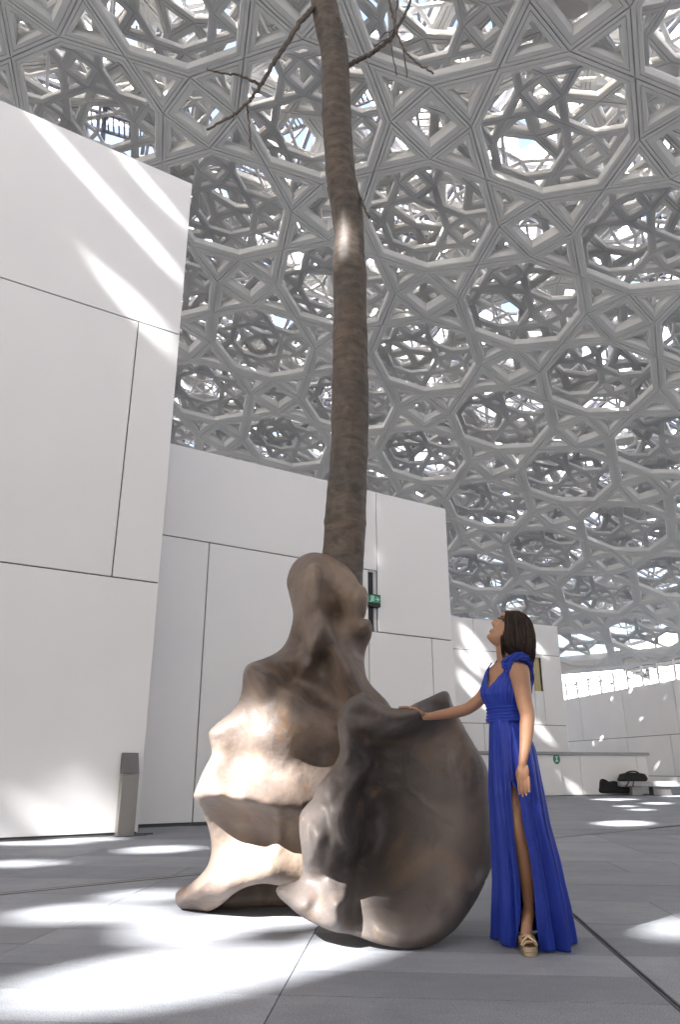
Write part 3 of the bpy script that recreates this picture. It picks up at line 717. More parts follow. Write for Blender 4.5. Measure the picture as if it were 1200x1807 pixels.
relief('clay_mass', back_outline, back_ctrl, 5.46, .13, .55, M['bronze_l'], sc, seed=3, step=.015, mid=5.22, gain=1.12, ridges=[
    (((436, 1176), (470, 1196), (520, 1234), (565, 1263), (605, 1292)), .075, .045), (((440, 1172), (480, 1160), (505, 1140)), .03, .04),
    (((556, 1000), (566, 1050), (570, 1092), (586, 1130), (606, 1170), (640, 1235)), .055, .04), (((570, 1110), (548, 1165), (520, 1195)), .04, .035),
    (((530, 1095), (532, 1135)), -.03, .045), (((574, 1152), (566, 1172)), -.03, .04), (((500, 1172), (540, 1205)), -.03, .06), (((596, 1060), (590, 1100), (612, 1140)), -.03, .035),
    (((345, 1403), (385, 1396), (430, 1409), (480, 1418), (530, 1424)), .045, .055), (((372, 1293), (402, 1276), (440, 1270)), .02, .06), (((494, 1430), (490, 1500)), .02, .03),
    (((365, 1440), (430, 1462), (500, 1460)), -.02, .07), (((310, 1583), (350, 1556), (392, 1530), (430, 1520)), .05, .05)])
# far fold seen under the arch
relief('back_fold', [(372, 1600), (410, 1607), (470, 1608), (540, 1610), (640, 1600), (690, 1500), (650, 1400), (520, 1380), (430, 1430), (400, 1500), (380, 1560)],
    [(400, 1600, 5.62), (470, 1606, 5.66), (560, 1606, 5.66), (500, 1500, 5.8), (600, 1450, 5.8), (440, 1540, 5.74), (400, 1560, 5.7)], 5.74, .08, .45, M['bronze_l'], sc, step=.03, seed=9)
shell_outline = [(622, 1229), (640, 1223), (664, 1237), (690, 1249), (716, 1249), (735, 1240), (758, 1230), (775, 1222), (785, 1219), (793, 1224), (803, 1250), (832, 1303), (860, 1352), (868, 1400), (873, 1450), (876, 1498), (868, 1532), (842, 1585), (812, 1626),
    (786, 1648), (760, 1661), (728, 1668), (690, 1664), (655, 1656), (612, 1643), (565, 1630), (540, 1618), (512, 1598), (492, 1580), (487, 1568), (496, 1560), (520, 1555), (533, 1540), (532, 1500), (528, 1465), (529, 1438), (540, 1421), (552, 1408), (562, 1385), (588, 1352),
    (600, 1325), (597, 1298), (597, 1272), (606, 1246)]
shell_ctrl = [(612, 1250, 4.62), (603, 1280, 4.60), (612, 1310, 4.55), (607, 1335, 4.55), (590, 1368, 4.55), (580, 1395, 4.46), (600, 1420, 4.48), (552, 1430, 4.50), (545, 1460, 4.44), (575, 1455, 4.40), (600, 1470, 4.44), (578, 1495, 4.40), (555, 1510, 4.46), (604, 1500, 4.50), (570, 1530, 4.50), (545, 1560, 4.56), (508, 1572, 4.58), (540, 1590, 4.48), (565, 1568, 4.56),
    (592, 1590, 4.40), (580, 1550, 4.54), (598, 1618, 4.42), (560, 1612, 4.46), (628, 1630, 4.50), (618, 1600, 4.56),
    (632, 1325, 4.66), (625, 1370, 4.62), (625, 1400, 4.66), (648, 1390, 4.86), (628, 1440, 4.66), (650, 1450, 4.92), (625, 1490, 4.62), (648, 1500, 4.92), (622, 1530, 4.78), (645, 1545, 4.86), (625, 1560, 4.64), (610, 1555, 4.60), (650, 1570, 4.68), (640, 1590, 4.60), (620, 1345, 4.60),
    (640, 1238, 4.56), (660, 1252, 4.53), (700, 1262, 4.48), (735, 1256, 4.50), (640, 1262, 4.62), (625, 1285, 4.60), (655, 1285, 4.60), (700, 1288, 4.58), (645, 1305, 4.72), (690, 1312, 4.72), (735, 1300, 4.70), (770, 1245, 4.66), (786, 1235, 4.66),
    (720, 1345, 4.80), (690, 1390, 4.90), (700, 1450, 4.93), (690, 1500, 4.90), (740, 1390, 4.83), (770, 1340, 4.74), (810, 1330, 4.72), (825, 1400, 4.74), (770, 1430, 4.79), (850, 1400, 4.76), (862, 1480, 4.76), (810, 1470, 4.74), (755, 1490, 4.77), (710, 1530, 4.80), (855, 1530, 4.74), (815, 1560, 4.62), (760, 1560, 4.64), (690, 1580, 4.66), (820, 1600, 4.60),
    (660, 1615, 4.50), (720, 1615, 4.50), (770, 1610, 4.50), (680, 1640, 4.44), (730, 1648, 4.44), (770, 1640, 4.48), (640, 1625, 4.50)]
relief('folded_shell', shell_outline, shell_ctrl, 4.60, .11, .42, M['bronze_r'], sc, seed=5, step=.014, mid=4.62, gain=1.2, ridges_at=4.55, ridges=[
    (((596, 1275), (625, 1312), (647, 1333), (655, 1349), (633, 1370), (609, 1408), (598, 1440), (606, 1472), (620, 1501), (615, 1547), (606, 1573)), .075, .030),
    (((668, 1345), (650, 1385), (632, 1415), (622, 1442), (632, 1475), (642, 1505), (636, 1550)), -.09, .045),
    (((622, 1232), (604, 1258), (602, 1290), (616, 1335)), .03, .03), (((640, 1228), (665, 1248), (700, 1262), (738, 1256)), .045, .035), (((650, 1312), (700, 1290), (738, 1270)), .03, .03), (((652, 1330), (700, 1312), (745, 1290)), -.03, .04),
    (((721, 1325), (729, 1392), (767, 1429), (812, 1456)), .010, .009), (((532, 1590), (575, 1560), (600, 1590), (596, 1636)), .03, .035), (((622, 1575), (630, 1610)), -.03, .035), (((650, 1598), (665, 1625), (720, 1650), (770, 1640)), .02, .05),
    (((545, 1440), (560, 1470), (552, 1510)), .035, .035), (((575, 1420), (582, 1470), (572, 1520)), -.025, .025), (((665, 1575), (640, 1560)), .03, .03)])

# ------------------------------------------------------------------ the bare tree
def tube_geo(P, R, nseg=20, bump=None, V=None, Fc=None, cap=True):
    P = np.array(P, float); n = len(P); V = [] if V is None else V; Fc = [] if Fc is None else Fc; base = len(V)
    T = np.gradient(P, axis=0); T /= np.linalg.norm(T, axis=1)[:, None] + 1e-12
    ref = np.array([0, 1, 0.]) if abs(T[0][1]) < .9 else np.array([1., 0, 0])
    x = np.cross(ref, T[0]); x /= np.linalg.norm(x)
    for i in range(n):
        x = x - T[i] * (x @ T[i]); x /= np.linalg.norm(x); y = np.cross(T[i], x)
        for k in range(nseg):
            a = 2 * math.pi * k / nseg; r = R[i] * (1 + (bump(i, a) if bump else 0))
            V.append(tuple(P[i] + (x * math.cos(a) + y * math.sin(a)) * r))
    for i in range(n - 1):
        for k in range(nseg):
            j = (k + 1) % nseg; Fc.append((base + i * nseg + k, base + i * nseg + j, base + (i + 1) * nseg + j, base + (i + 1) * nseg + k))
    if cap:
        Fc.append(tuple(base + k for k in range(nseg))[::-1]); Fc.append(tuple(base + (n - 1) * nseg + k for k in range(nseg)))
    return V, Fc
def smooth_path(P, R, k=8):
    P = np.array(P, float); R = np.array(R, float); n = len(P); oP, oR = [], []
    for i in range(n - 1):
        a, b, c, d = P[max(i - 1, 0)], P[i], P[i + 1], P[min(i + 2, n - 1)]
        for j in range(k):
            t = j / k; oP.append(.5 * ((2 * b) + (-a + c) * t + (2 * a - 5 * b + 4 * c - d) * t * t + (-a + 3 * b - 3 * c + d) * t ** 3))
            oR.append(R[i] * (1 - t) + R[i + 1] * t)
    oP.append(P[-1]); oR.append(R[-1]); return np.array(oP), np.array(oR)
YT = 5.52
tree = empty('bare_tree', (0, 0, 0)); tag(tree, 'tall slender bare brown tree trunk rising out of the bronze mass', 'tree')
tl = [(560, 636, 1080), (567, 641, 1000), (572, 645, 940), (577, 647, 870), (585, 650, 792), (586, 651, 708), (587, 649, 625), (589, 647, 540), (588, 647, 490), (588, 643, 455), (590, 642, 420), (584, 639, 372), (575, 627, 312), (571, 622, 250), (569, 619, 208), (567, 615, 104), (558, 605, 50), (548, 594, 0), (538, 584, -80), (534, 578, -220), (536, 574, -420), (545, 572, -700)]
P_, R_t = [], []
for a, b, y in tl:
    c = at((a + b) / 2, y, YT); dep = (c - CAM) @ np.array([0, cP, sP]); P_.append(c); R_t.append((b - a) / 2 / F * dep)
Pt, Rt = smooth_path(P_, R_t, 34)
def tb(i, a):
    z = Pt[i][2]
    q = .008 * math.sin(z * 21 + .6 * math.sin(a)) + .004 * math.sin(z * 47 + 2 * math.sin(a + 1)) + .02 * math.sin(3 * a + z * 1.3) + .01 * math.sin(5 * a - z * 4)
    q += .02 * math.sin(z * 7.3 + 1.5 * math.sin(2 * a + z)) * math.sin(4 * a + z * 2.1) + .012 * math.sin(9 * a + 3 * math.sin(z * 5))
    for kz, ka, kr in ((1.62, 4.4, .07), (2.2, 5.3, .05), (3.05, 4.9, .08), (3.9, 4.2, .05), (4.9, 5.0, .07), (5.8, 4.5, .06), (6.6, 5.2, .06)):
        da = math.atan2(math.sin(a - ka), math.cos(a - ka)); q += kr * math.exp(-((z - kz) / .035) ** 2 - (da / .35) ** 2) - kr * .9 * math.exp(-((z - kz) / .012) ** 2 - (da / .12) ** 2)
    q += .035 * math.exp(-((z - 4.47) / .05) ** 2) - .03 * math.exp(-((z - 4.25) / .035) ** 2)
    for zz, am in ((1.9, .03), (2.75, .03), (3.35, .035), (5.3, .03), (6.1, .035), (7.0, .03)): q += am * math.exp(-((z - zz) / .03) ** 2)
    return q
V, Fc = tube_geo(Pt, Rt, 64, tb)
mesh_obj('trunk', V, Fc, M['bark'], tree, smooth=True)
def branch(pts, name='branch', r0=.022, r1=.008, par=tree):
    P = [at(a, b, y) for a, b, y in pts]; P, R = smooth_path(P, np.linspace(r0, r1, len(P)), 8)
    P = P + rng.normal(size=P.shape) * .004
    V, Fc = tube_geo(P, R, 9, lambda i, a: .12 * math.sin(i * 1.7 + a)); return mesh_obj(name, V, Fc, M['bark'], par, smooth=True)
b1 = branch([(565, 10, 5.5), (549, 18, 5.45), (528, 42, 5.38), (505, 78, 5.3), (482, 112, 5.25), (462, 146, 5.2), (445, 172, 5.2), (425, 192, 5.15), (400, 210, 5.1), (366, 229, 5.05)], r0=.030, r1=.010)
branch([(458, 150, 5.2), (440, 140, 5.2), (418, 132, 5.22), (395, 130, 5.2), (364, 122, 5.18)], 'twig', .014, .008, b1)
branch([(435, 184, 5.18), (437, 200, 5.18), (440, 225, 5.2), (443, 266, 5.22)], 'twig', .010, .006, b1)
b2 = branch([(605, 118, 5.52), (622, 112, 5.5), (645, 100, 5.45), (668, 86, 5.4), (692, 66, 5.36), (700, 52, 5.34), (712, 30, 5.3), (724, 2, 5.28), (732, -40, 5.25)], r0=.026, r1=.012)
branch([(684, -30, 5.3), (690, 14, 5.3), (697, 44, 5.3), (708, 78, 5.28), (722, 98, 5.26), (742, 115, 5.24), (765, 129, 5.22)], 'twig', .014, .008, b2)
branch([(711, 84, 5.28), (715, 105, 5.28), (719, 137, 5.28)], 'twig', .010, .006, b2)
branch([(688, 60, 5.32), (692, 90, 5.3), (700, 133, 5.3)], 'twig', .009, .005, b2)
branch([(703, -20, 5.3), (700, 20, 5.3), (692, 62, 5.32), (676, 72, 5.34), (660, 82, 5.36)], 'twig', .009, .005, b2)
branch([(700, 52, 5.34), (680, 60, 5.36), (668, 72, 5.38)], 'twig', .007, .005, b2)
b3 = branch([(628, 335, 5.5), (636, 350, 5.46), (643, 366, 5.42), (651, 384, 5.38)], r0=.014, r1=.010)
b4 = branch([(600, 48, 5.45), (599, 30, 5.4), (603, 46, 5.34), (602, 62, 5.3)], r0=.014, r1=.008)

# ------------------------------------------------------------------ the woman
def remesh_join(objs, name, voxel, mt, parent, smooth_it=4):
    bpy.context.view_layer.update()
    bm = bmesh.new()
    for o in objs: bm.from_mesh(o.data)
    me = bpy.data.meshes.new(name); bm.to_mesh(me); bm.free()
    o = bpy.data.objects.new(name, me); col.objects.link(o)
    for x in objs: bpy.data.objects.remove(x)
    rm = o.modifiers.new('r', 'REMESH'); rm.mode = 'VOXEL'; rm.voxel_size = voxel; rm.adaptivity = 0
    sm = o.modifiers.new('s', 'SMOOTH'); sm.factor = .5; sm.iterations = smooth_it
    dg = bpy.context.evaluated_depsgraph_get(); me2 = bpy.data.meshes.new_from_object(o.evaluated_get(dg))
    o.modifiers.clear(); o.data = me2; me2.name = name
    me2.materials.clear(); me2.materials.append(mt)
    me2.polygons.foreach_set('use_smooth', [True] * len(me2.polygons))
    if parent: o.parent = parent
    return o
person = empty('person', (0, 0, 0)); tag(person, 'dark-haired woman in a long royal blue dress, one hand on the bronze, looking up', 'person')
body = []
def limb(pts, k=6, seg=18, squash=None):
    P = [at(a, b, y) for a, b, y, r in pts]; R = [r for *_, r in pts]; P, R = smooth_path(P, R, k)
    # rounded ends
    d0 = (P[0] - P[1]); d0 /= np.linalg.norm(d0); d1 = (P[-1] - P[-2]); d1 /= np.linalg.norm(d1)
    P = np.vstack([P[0] + d0 * R[0] * .8, P[0] + d0 * R[0] * .5, P, P[-1] + d1 * R[-1] * .5, P[-1] + d1 * R[-1] * .8]); R = np.concatenate([[R[0] * .35, R[0] * .8], R, [R[-1] * .8, R[-1] * .35]])
    V, Fc = tube_geo(P, R, seg)
    body.append(mesh_obj('tmp_limb', V, Fc))
# head
HC = at(895.5, 1114, 4.42); tl_ = math.radians(36)
HF = np.array([-math.cos(tl_), 0, math.sin(tl_)]); HU = np.array([math.sin(tl_), 0, math.cos(tl_)]); HS = np.array([0, -1, 0.])
HF = HF * math.cos(.10) + HS * math.sin(.10) ; HS = np.cross(HU, HF); HS = HS if HS[1] < 0 else -HS
zt = [-.116, -.108, -.098, -.086, -.074, -.062, -.050, -.040, -.028, -.018, -.008, .004, .016, .028, .038, .050, .065, .082, .098, .110, .118]
ft = [.045, .070, .081, .084, .081, .080, .080, .080, .080, .081, .082, .083, .083, .081, .079, .084, .086, .080, .062, .036, .0]
bt = [-.0, .012, .030, .045, .058, .070, .080, .086, .091, .094, .096, .098, .099, .099, .099, .098, .095, .086, .068, .042, .0]
wt = [.012, .028, .038, .046, .052, .057, .061, .064, .067, .069, .070, .071, .072, .073, .074, .075, .074, .068, .055, .035, .0]
V, Fc = [], []; NH = 64; zs = np.linspace(-.116, .118, 72)
fz, bz, wz = np.interp(zs, zt, ft), np.interp(zs, zt, bt), np.interp(zs, zt, wt)
for z, f_, b_, w_ in zip(zs, fz, bz, wz):
    for k in range(NH):
        a = 2 * math.pi * k / NH; c, s = math.cos(a), math.sin(a)
        x = (f_ if c > 0 else b_) * math.copysign(abs(c) ** .86, c); y = w_ * math.copysign(abs(s) ** .9, s)
        if c > 0:
            nz_ = np.interp(z, [-.032, -.024, -.014, -.004, .012, .028, .042], [0, .012, .030, .027, .018, .008, 0]); nw = np.interp(z, [-.03, -.015, .0, .03], [.016, .015, .011, .008])
            x += nz_ * math.exp(-(y / nw) ** 2)
            lp = .0065 * math.exp(-((z + .053) / .006) ** 2) + .006 * math.exp(-((z + .064) / .006) ** 2) - .001 * math.exp(-((z + .059) / .0025) ** 2) - .003 * math.exp(-((z + .076) / .006) ** 2) + .006 * math.exp(-((z + .098) / .012) ** 2)
            x += lp * math.exp(-(y / .022) ** 2)
            x -= .010 * math.exp(-((abs(y) - .033) / .014) ** 2 - ((z - .026) / .012) ** 2)        # eye sockets
            x += .004 * math.exp(-((abs(y) - .034) / .018) ** 2 - ((z - .048) / .008) ** 2)
            x += .004 * math.exp(-((abs(y) - .042) / .016) ** 2 - ((z + .005) / .016) ** 2)        # cheeks
        V.append(tuple(HC + HF * x + HS * y + HU * z))
for i in range(len(zs) - 1):
    for k in range(NH):
        j = (k + 1) % NH; Fc.append((i * NH + k, i * NH + j, (i + 1) * NH + j, (i + 1) * NH + k))
Fc.append(tuple(range(NH))[::-1]); Fc.append(tuple((len(zs) - 1) * NH + k for k in range(NH)))
body.append(mesh_obj('tmp_head', V, Fc))
# neck, torso
limb([(890, 1118, 4.42, .050), (890, 1138, 4.425, .049), (892, 1155, 4.43, .052), (896, 1172, 4.44, .062), (897, 1182, 4.44, .06)])
def torso(rows):
    V, Fc = [], []; n = 40
    for px, py, Y, w, dpt in rows:
        c = at(px, py, Y)
        for k in range(n):
            a = 2 * math.pi * k / n
            V.append(tuple(c + TS * w * math.copysign(abs(math.cos(a)) ** .85, math.cos(a)) + TF * dpt * math.copysign(abs(math.sin(a)) ** .9, math.sin(a))))
    for i in range(len(rows) - 1):
        for k in range(n):
            j = (k + 1) % n; Fc.append((i * n + k, i * n + j, (i + 1) * n + j, (i + 1) * n + k))
    Fc.append(tuple(range(n))[::-1]); Fc.append(tuple((len(rows) - 1) * n + k for k in range(n)))
    return V, Fc
ta = math.radians(33); TF = np.array([-math.cos(ta), -math.sin(ta), 0]); TS = np.array([math.sin(ta), -math.cos(ta), 0])
trows = [(896, 1166, 4.44, .050, .05), (896, 1172, 4.44, .105, .062), (896, 1179, 4.44, .145, .074), (896, 1190, 4.44, .155, .088), (896, 1205, 4.44, .150, .100), (895, 1222, 4.44, .140, .108), (894, 1238, 4.44, .120, .088), (894, 1255, 4.44, .110, .080), (894.5, 1272, 4.44, .112, .082), (897, 1300, 4.45, .115, .085), (902, 1340, 4.46, .115, .09)]
V, Fc = torso(trows); body.append(mesh_obj('tmp_torso', V, Fc))
for q in (-1, 1):
    c = at(893, 1217, 4.44) + TF * .066 + TS * .060 * q
    bm = bmesh.new(); bmesh.ops.create_uvsphere(bm, u_segments=20, v_segments=14, radius=.052); bmesh.ops.translate(bm, verts=bm.verts, vec=tuple(c)); body.append(bm_obj('tmp', bm))
# near arm hanging, far arm reaching out
limb([(905, 1180, 4.34, .048), (916, 1190, 4.29, .056), (921, 1210, 4.27, .052), (926, 1240, 4.265, .045), (931, 1262, 4.265, .041), (930, 1285, 4.26, .040), (928, 1310, 4.25, .034), (925, 1332, 4.235, .026), (923, 1345, 4.23, .0225), (923, 1353, 4.231, .0195), (923, 1364, 4.232, .015)])
limb([(885, 1186, 4.55, .050), (874, 1198, 4.575, .048), (862, 1215, 4.585, .043), (845, 1236, 4.59, .038), (824, 1251, 4.60, .036), (803, 1257, 4.58, .034), (780, 1261, 4.56, .029), (760, 1264, 4.54, .023), (749, 1264, 4.53, .022)])
# legs
limb([(903, 1330, 4.43, .070), (905, 1370, 4.42, .072), (909, 1420, 4.40, .066), (914, 1462, 4.385, .052), (920, 1490, 4.40, .047), (926, 1530, 4.43, .051), (931, 1565, 4.46, .040), (933, 1595, 4.475, .029), (933, 1608, 4.48, .030)])
limb([(898, 1330, 4.52, .070), (898, 1400, 4.55, .07), (896, 1470, 4.60, .05), (895, 1530, 4.64, .048), (893, 1590, 4.68, .030)])
# hands
def finger(base, dirs, lens, r):
    P = [np.array(base)]; 
    for d_, l_ in zip(dirs, lens):
        d_ = np.array(d_, float); d_ /= np.linalg.norm(d_); P.append(P[-1] + d_ * l_)
    R = np.linspace(r, r * .74, len(P)); P, R = smooth_path(P, R, 4)
    d1 = P[-1] - P[-2]; d1 /= np.linalg.norm(d1); P = np.vstack([P, P[-1] + d1 * r * .5]); R = np.append(R, r * .35)
    V, Fc = tube_geo(P, R, 10); body.append(mesh_obj('tmp', V, Fc)); return P
def ellipsoid(c, ax, sz):
    bm = bmesh.new(); bmesh.ops.create_uvsphere(bm, u_segments=18, v_segments=12, radius=1)
    for v in bm.verts: v.co = Vector(c + ax[0] * v.co.x * sz[0] + ax[1] * v.co.y * sz[1] + ax[2] * v.co.z * sz[2])
    body.append(bm_obj('tmp', bm))
nails = []
# near (hanging) hand: fingers down, back of hand to the viewer and outwards
wr = at(923, 1347, 4.23); dn = np.array([-.03, .0, -1.0]); dn /= np.linalg.norm(dn); acr = np.array([.93, -.30, 0.0]); acr /= np.linalg.norm(acr); nrm = np.cross(dn, acr)
ellipsoid(wr + dn * .040, (acr, nrm, dn), (.032, .0165, .050))
for k, (o_, L_) in enumerate(((-.0255, .084), (-.0085, .096), (.0095, .090), (.026, .072))):
    b = wr + dn * .070 + acr * o_
    fw = nrm if nrm[1] > 0 else -nrm
    P = finger(b, [dn + acr * o_ * 1.5 + fw * .02, dn + fw * .16, dn + fw * .38 - acr * o_ * 1.5], [L_ * .48, L_ * .30, L_ * .26], .0088)
    nails.append((P[-2] - fw * .006, dn, acr))
fw = nrm if nrm[1] > 0 else -nrm
finger(wr + dn * .018 - acr * .018 + fw * .010, [dn * .8 - acr * .42 + fw * .45, dn - acr * .10 + fw * .4, dn + acr * .1 + fw * .2], [.034, .030, .024], .0105)
# far hand lying on the crest, fingers to the left
wr = at(750, 1263, 4.53); fo_ = np.array([-.86, -.02, .46]); fo_ /= np.linalg.norm(fo_); acr = np.array([0.0, -1.0, 0.05]); acr -= fo_ * (acr @ fo_); acr /= np.linalg.norm(acr); up = np.cross(acr, fo_); up = up if up[2] > 0 else -up
ellipsoid(wr + fo_ * .045, (fo_, acr, up), (.055, .036, .017))
lev = np.array([-1.0, 0, .06])
for o_, L_ in ((-.028, .062), (-.010, .076), (.009, .082), (.027, .072)):
    b = wr + fo_ * .082 + acr * o_ + up * .002
    P = finger(b, [lev + acr * o_ * 3 + np.array([0, 0, .10]), lev + acr * o_ * 2, lev + np.array([0, 0, -.10])], [L_ * .48, L_ * .30, L_ * .24], .0092)
P = finger(wr + fo_ * .020 + acr * .028, [fo_ * .8 + acr * .55, fo_ + acr * .2, lev + acr * .05], [.034, .032, .024], .0112)
nails.append((P[-2] + acr * .007, lev, np.array([0, 0, 1.0])))
# foot in the sandal, toes towards the viewer
fa = at(933, 1606, 4.48); heel = np.array([fa[0] + .004, 4.525, .165]); ball = np.array([.985, 4.395, .062]); toe = np.array([.978, 4.345, .052])
def seg_w(P, R):
    P, R = smooth_path(P, R, 5); V, Fc = tube_geo(P, R, 16); body.append(mesh_obj('tmp', V, Fc))
seg_w([fa + np.array([0, 0, .01]), fa * .5 + heel * .5 + np.array([0, -.005, 0]), heel], [.032, .031, .024])
seg_w([fa + np.array([0, -.01, 0]), fa * .5 + ball * .5 + np.array([0, -.008, .022]), ball], [.032, .032, .027])
seg_w([heel, heel * .5 + ball * .5, ball], [.022, .024, .022])
ellipsoid(ball + np.array([0, .0, .004]), (np.array([1, 0, 0.]), np.array([0, 1, 0.]), np.array([0, 0, 1.])), (.042, .035, .020))
for k, (dx, L_, r_) in enumerate(((-.030, .040, .0125), (-.012, .043, .0095), (.003, .040, .009), (.017, .034, .0085), (.030, .026, .008))):
    finger(ball + np.array([dx, -.022, .001]), [(0.0, -1, -.15), (0, -1, -.25)], [L_ * .6, L_ * .4], r_)
bd = remesh_join(body, 'skin_body', .0036, M['skin'], person, 2)

def small_ell(name, c, ax, sz, mt, par=person):
    bm = bmesh.new(); bmesh.ops.create_uvsphere(bm, u_segments=14, v_segments=10, radius=1)
    for v in bm.verts: v.co = Vector(c + ax[0] * v.co.x * sz[0] + ax[1] * v.co.y * sz[1] + ax[2] * v.co.z * sz[2])
    return bm_obj(name, bm, mt, par, smooth=True)
for q in (-1, 1):
    e = HC + HF * .071 + HS * .032 * q + HU * .024
    small_ell('eye', e, (HF, HS, HU), (.008, .012, .0055), M['eyewhite'])
    small_ell('iris', e + HF * .006 + HU * .002, (HF, HS, HU), (.005, .0065, .0055), M['brow'])
    small_ell('eyelashes', e + HF * .006 + HU * .0075 + HS * q * .003, (HF, HS, HU), (.010, .014, .0022), M['brow'])
    small_ell('eyebrow', HC + HF * .0795 + HS * .036 * q + HU * .046, (HF, HS, HU), (.007, .018, .0028), M['brow'])
small_ell('lips', HC + HF * .0838 + HU * -.0525, (HF, HS, HU), (.0055, .019, .0045), M['lip'])
small_ell('lips', HC + HF * .0838 + HU * -.0640, (HF, HS, HU), (.0052, .016, .0046), M['lip'])
for c, u, w in nails:
    u = u / np.linalg.norm(u); n_ = np.cross(u, w); n_ /= np.linalg.norm(n_); w2 = np.cross(n_, u)
    small_ell('nail', c, (u, w2, n_), (.0055, .0040, .0034), M['nail'])

# hair: a heavy fall from the crown down the back, built from rings with strand grooves
hrows = [(1080.0, 896, 903, .020), (1081.2, 892, 909, .045), (1084, 888.5, 916, .072), (1089, 886.5, 924, .088), (1096, 884.5, 931, .098), (1105, 883.5, 936.5, .102), (1118, 882.5, 940, .104), (1130, 883, 941.5, .102), (1142, 885.5, 942, .098), (1151, 889, 941.5, .090), (1157, 896, 941, .084), (1163, 907, 940.5, .072), (1170, 920, 940, .052), (1177, 930, 939, .030), (1182, 934, 938, .012)]
hr = np.array(hrows); ts = np.linspace(0, len(hr) - 1, 90); rows_ = np.stack([np.interp(ts, range(len(hr)), hr[:, c]) for c in range(4)], 1)
V, Fc = [], []; n = 150
for i, (py, xl, xr, dep) in enumerate(rows_):
    c = at((xl + xr) / 2, py, 4.425); hw = (at(xr, py, 4.425) - at(xl, py, 4.425))[0] / 2
    for k in range(n):
        a = 2 * math.pi * k / n; cc, ss = math.cos(a), math.sin(a)
        f = i / len(rows_)
        gr = 1 + (.018 + .03 * f) * math.sin(a * 19 + 2.2 * math.sin(f * 3 + a * 2)) + .014 * math.sin(a * 41 + f * 5) + .01 * math.sin(a * 67 - f * 4)
        V.append((c[0] + hw * math.copysign(abs(cc) ** .62, cc) * gr, c[1] - dep * math.copysign(abs(ss) ** .62, ss) * gr, c[2] + .006 * math.sin(a * 13)))
for i in range(len(rows_) - 1):
    for k in range(n):
        j = (k + 1) % n; Fc.append((i * n + k, (i + 1) * n + k, (i + 1) * n + j, i * n + j))
Fc.append(tuple(range(n))); Fc.append(tuple((len(rows_) - 1) * n + k for k in range(n))[::-1])
mesh_obj('hair', V, Fc, M['hair'], person, smooth=True)
HV = np.array(V).reshape(len(rows_), n, 3); V, Fc = [], []
for q_ in range(230):
    a0 = random.uniform(0, n); i0 = random.randint(2, 20); i1 = random.randint(60, 89); dr = random.uniform(-5, 5); pts_ = []
    for i in range(i0, i1, 3):
        f = (i - i0) / (i1 - i0); k0 = (a0 + dr * f + 1.5 * math.sin(f * 5 + a0)) % n; p = HV[i, int(k0) % n] * (1 - k0 % 1) + HV[i, (int(k0) + 1) % n] * (k0 % 1)
        c = HV[i].mean(0); p = c + (p - c) * (1.008 + .012 * math.sin(f * 4 + q_)); pts_.append(p)
    if len(pts_) > 4: tube_geo(pts_, list(np.interp(np.linspace(0, 1, len(pts_)), [0, .2, .8, 1], [.0008, .0026, .0024, .0006])), 5, None, V, Fc)
mesh_obj('hair_strands', V, Fc, M['hair2'], person, smooth=True, kind='stuff')
V, Fc = [], []
for k in range(46):
    x0 = random.uniform(922, 940); y0 = random.uniform(1142, 1166); Y = 4.42 - random.uniform(.0, .08)
    pts_ = [at(x0, y0, Y), at(x0 + random.uniform(-1, 2.5), y0 + 14, Y - .003), at(min(x0 + random.uniform(-2, 5), 945), y0 + random.uniform(20, 34), Y)]
    P, R = smooth_path(pts_, [.0022, .0018, .0006], 5); tube_geo(P, R, 4, None, V, Fc)
for k in range(40):      # fringe at the temple, and the lock over the far shoulder
    x0 = 884 + random.uniform(0, 5); y0 = random.uniform(1120, 1140); Y = 4.345 + random.uniform(0, .02)
    pts_ = [at(x0, y0, Y), at(x0 + 1, y0 + 12, Y), at(x0 + random.uniform(2, 6), y0 + 24, Y + .01)]
    P, R = smooth_path(pts_, [.002, .002, .0008], 4); tube_geo(P, R, 4, None, V, Fc)
for k in range(90):
    x0 = random.uniform(872, 883); Y = 4.56 + random.uniform(-.02, .03); y0 = random.uniform(1167, 1176)
    pts_ = [at(x0 + 5, y0 - 3, Y), at(x0, y0 + 6, Y), at(x0 + random.uniform(-6, 1), y0 + random.uniform(14, 22), Y)]
    P, R = smooth_path(pts_, [.004, .0045, .001], 4); tube_geo(P, R, 5, None, V, Fc)
mesh_obj('loose_hair', V, Fc, M['hair'], person, smooth=True, kind='stuff')

# dress: bodice
def grid_obj(name, rows, mt, parent, closed=True, thick=None):
    V = [tuple(p) for r in rows for p in r]; n = len(rows[0]); Fc = []
    for i in range(len(rows) - 1):
        for k in range(n if closed else n - 1):
            j = (k + 1) % n
            if rows[i][k] is None: continue
            Fc.append((i * n + k, i * n + j, (i + 1) * n + j, (i + 1) * n + k))
    o = mesh_obj(name, V, Fc, mt, parent, smooth=True)
    if thick:
        m_ = o.modifiers.new('cloth', 'SOLIDIFY'); m_.thickness = thick; m_.offset = 0
    return o
brow_rows = [(896, 1167, 4.44, .118, .060), (896, 1173, 4.44, .132, .074), (896, 1180, 4.44, .148, .086), (896, 1190, 4.44, .158, .100), (895, 1202, 4.44, .157, .118), (893.5, 1214, 4.44, .155, .132), (893, 1226, 4.44, .150, .130), (893, 1238, 4.44, .135, .110), (893.5, 1246, 4.44, .122, .096)]
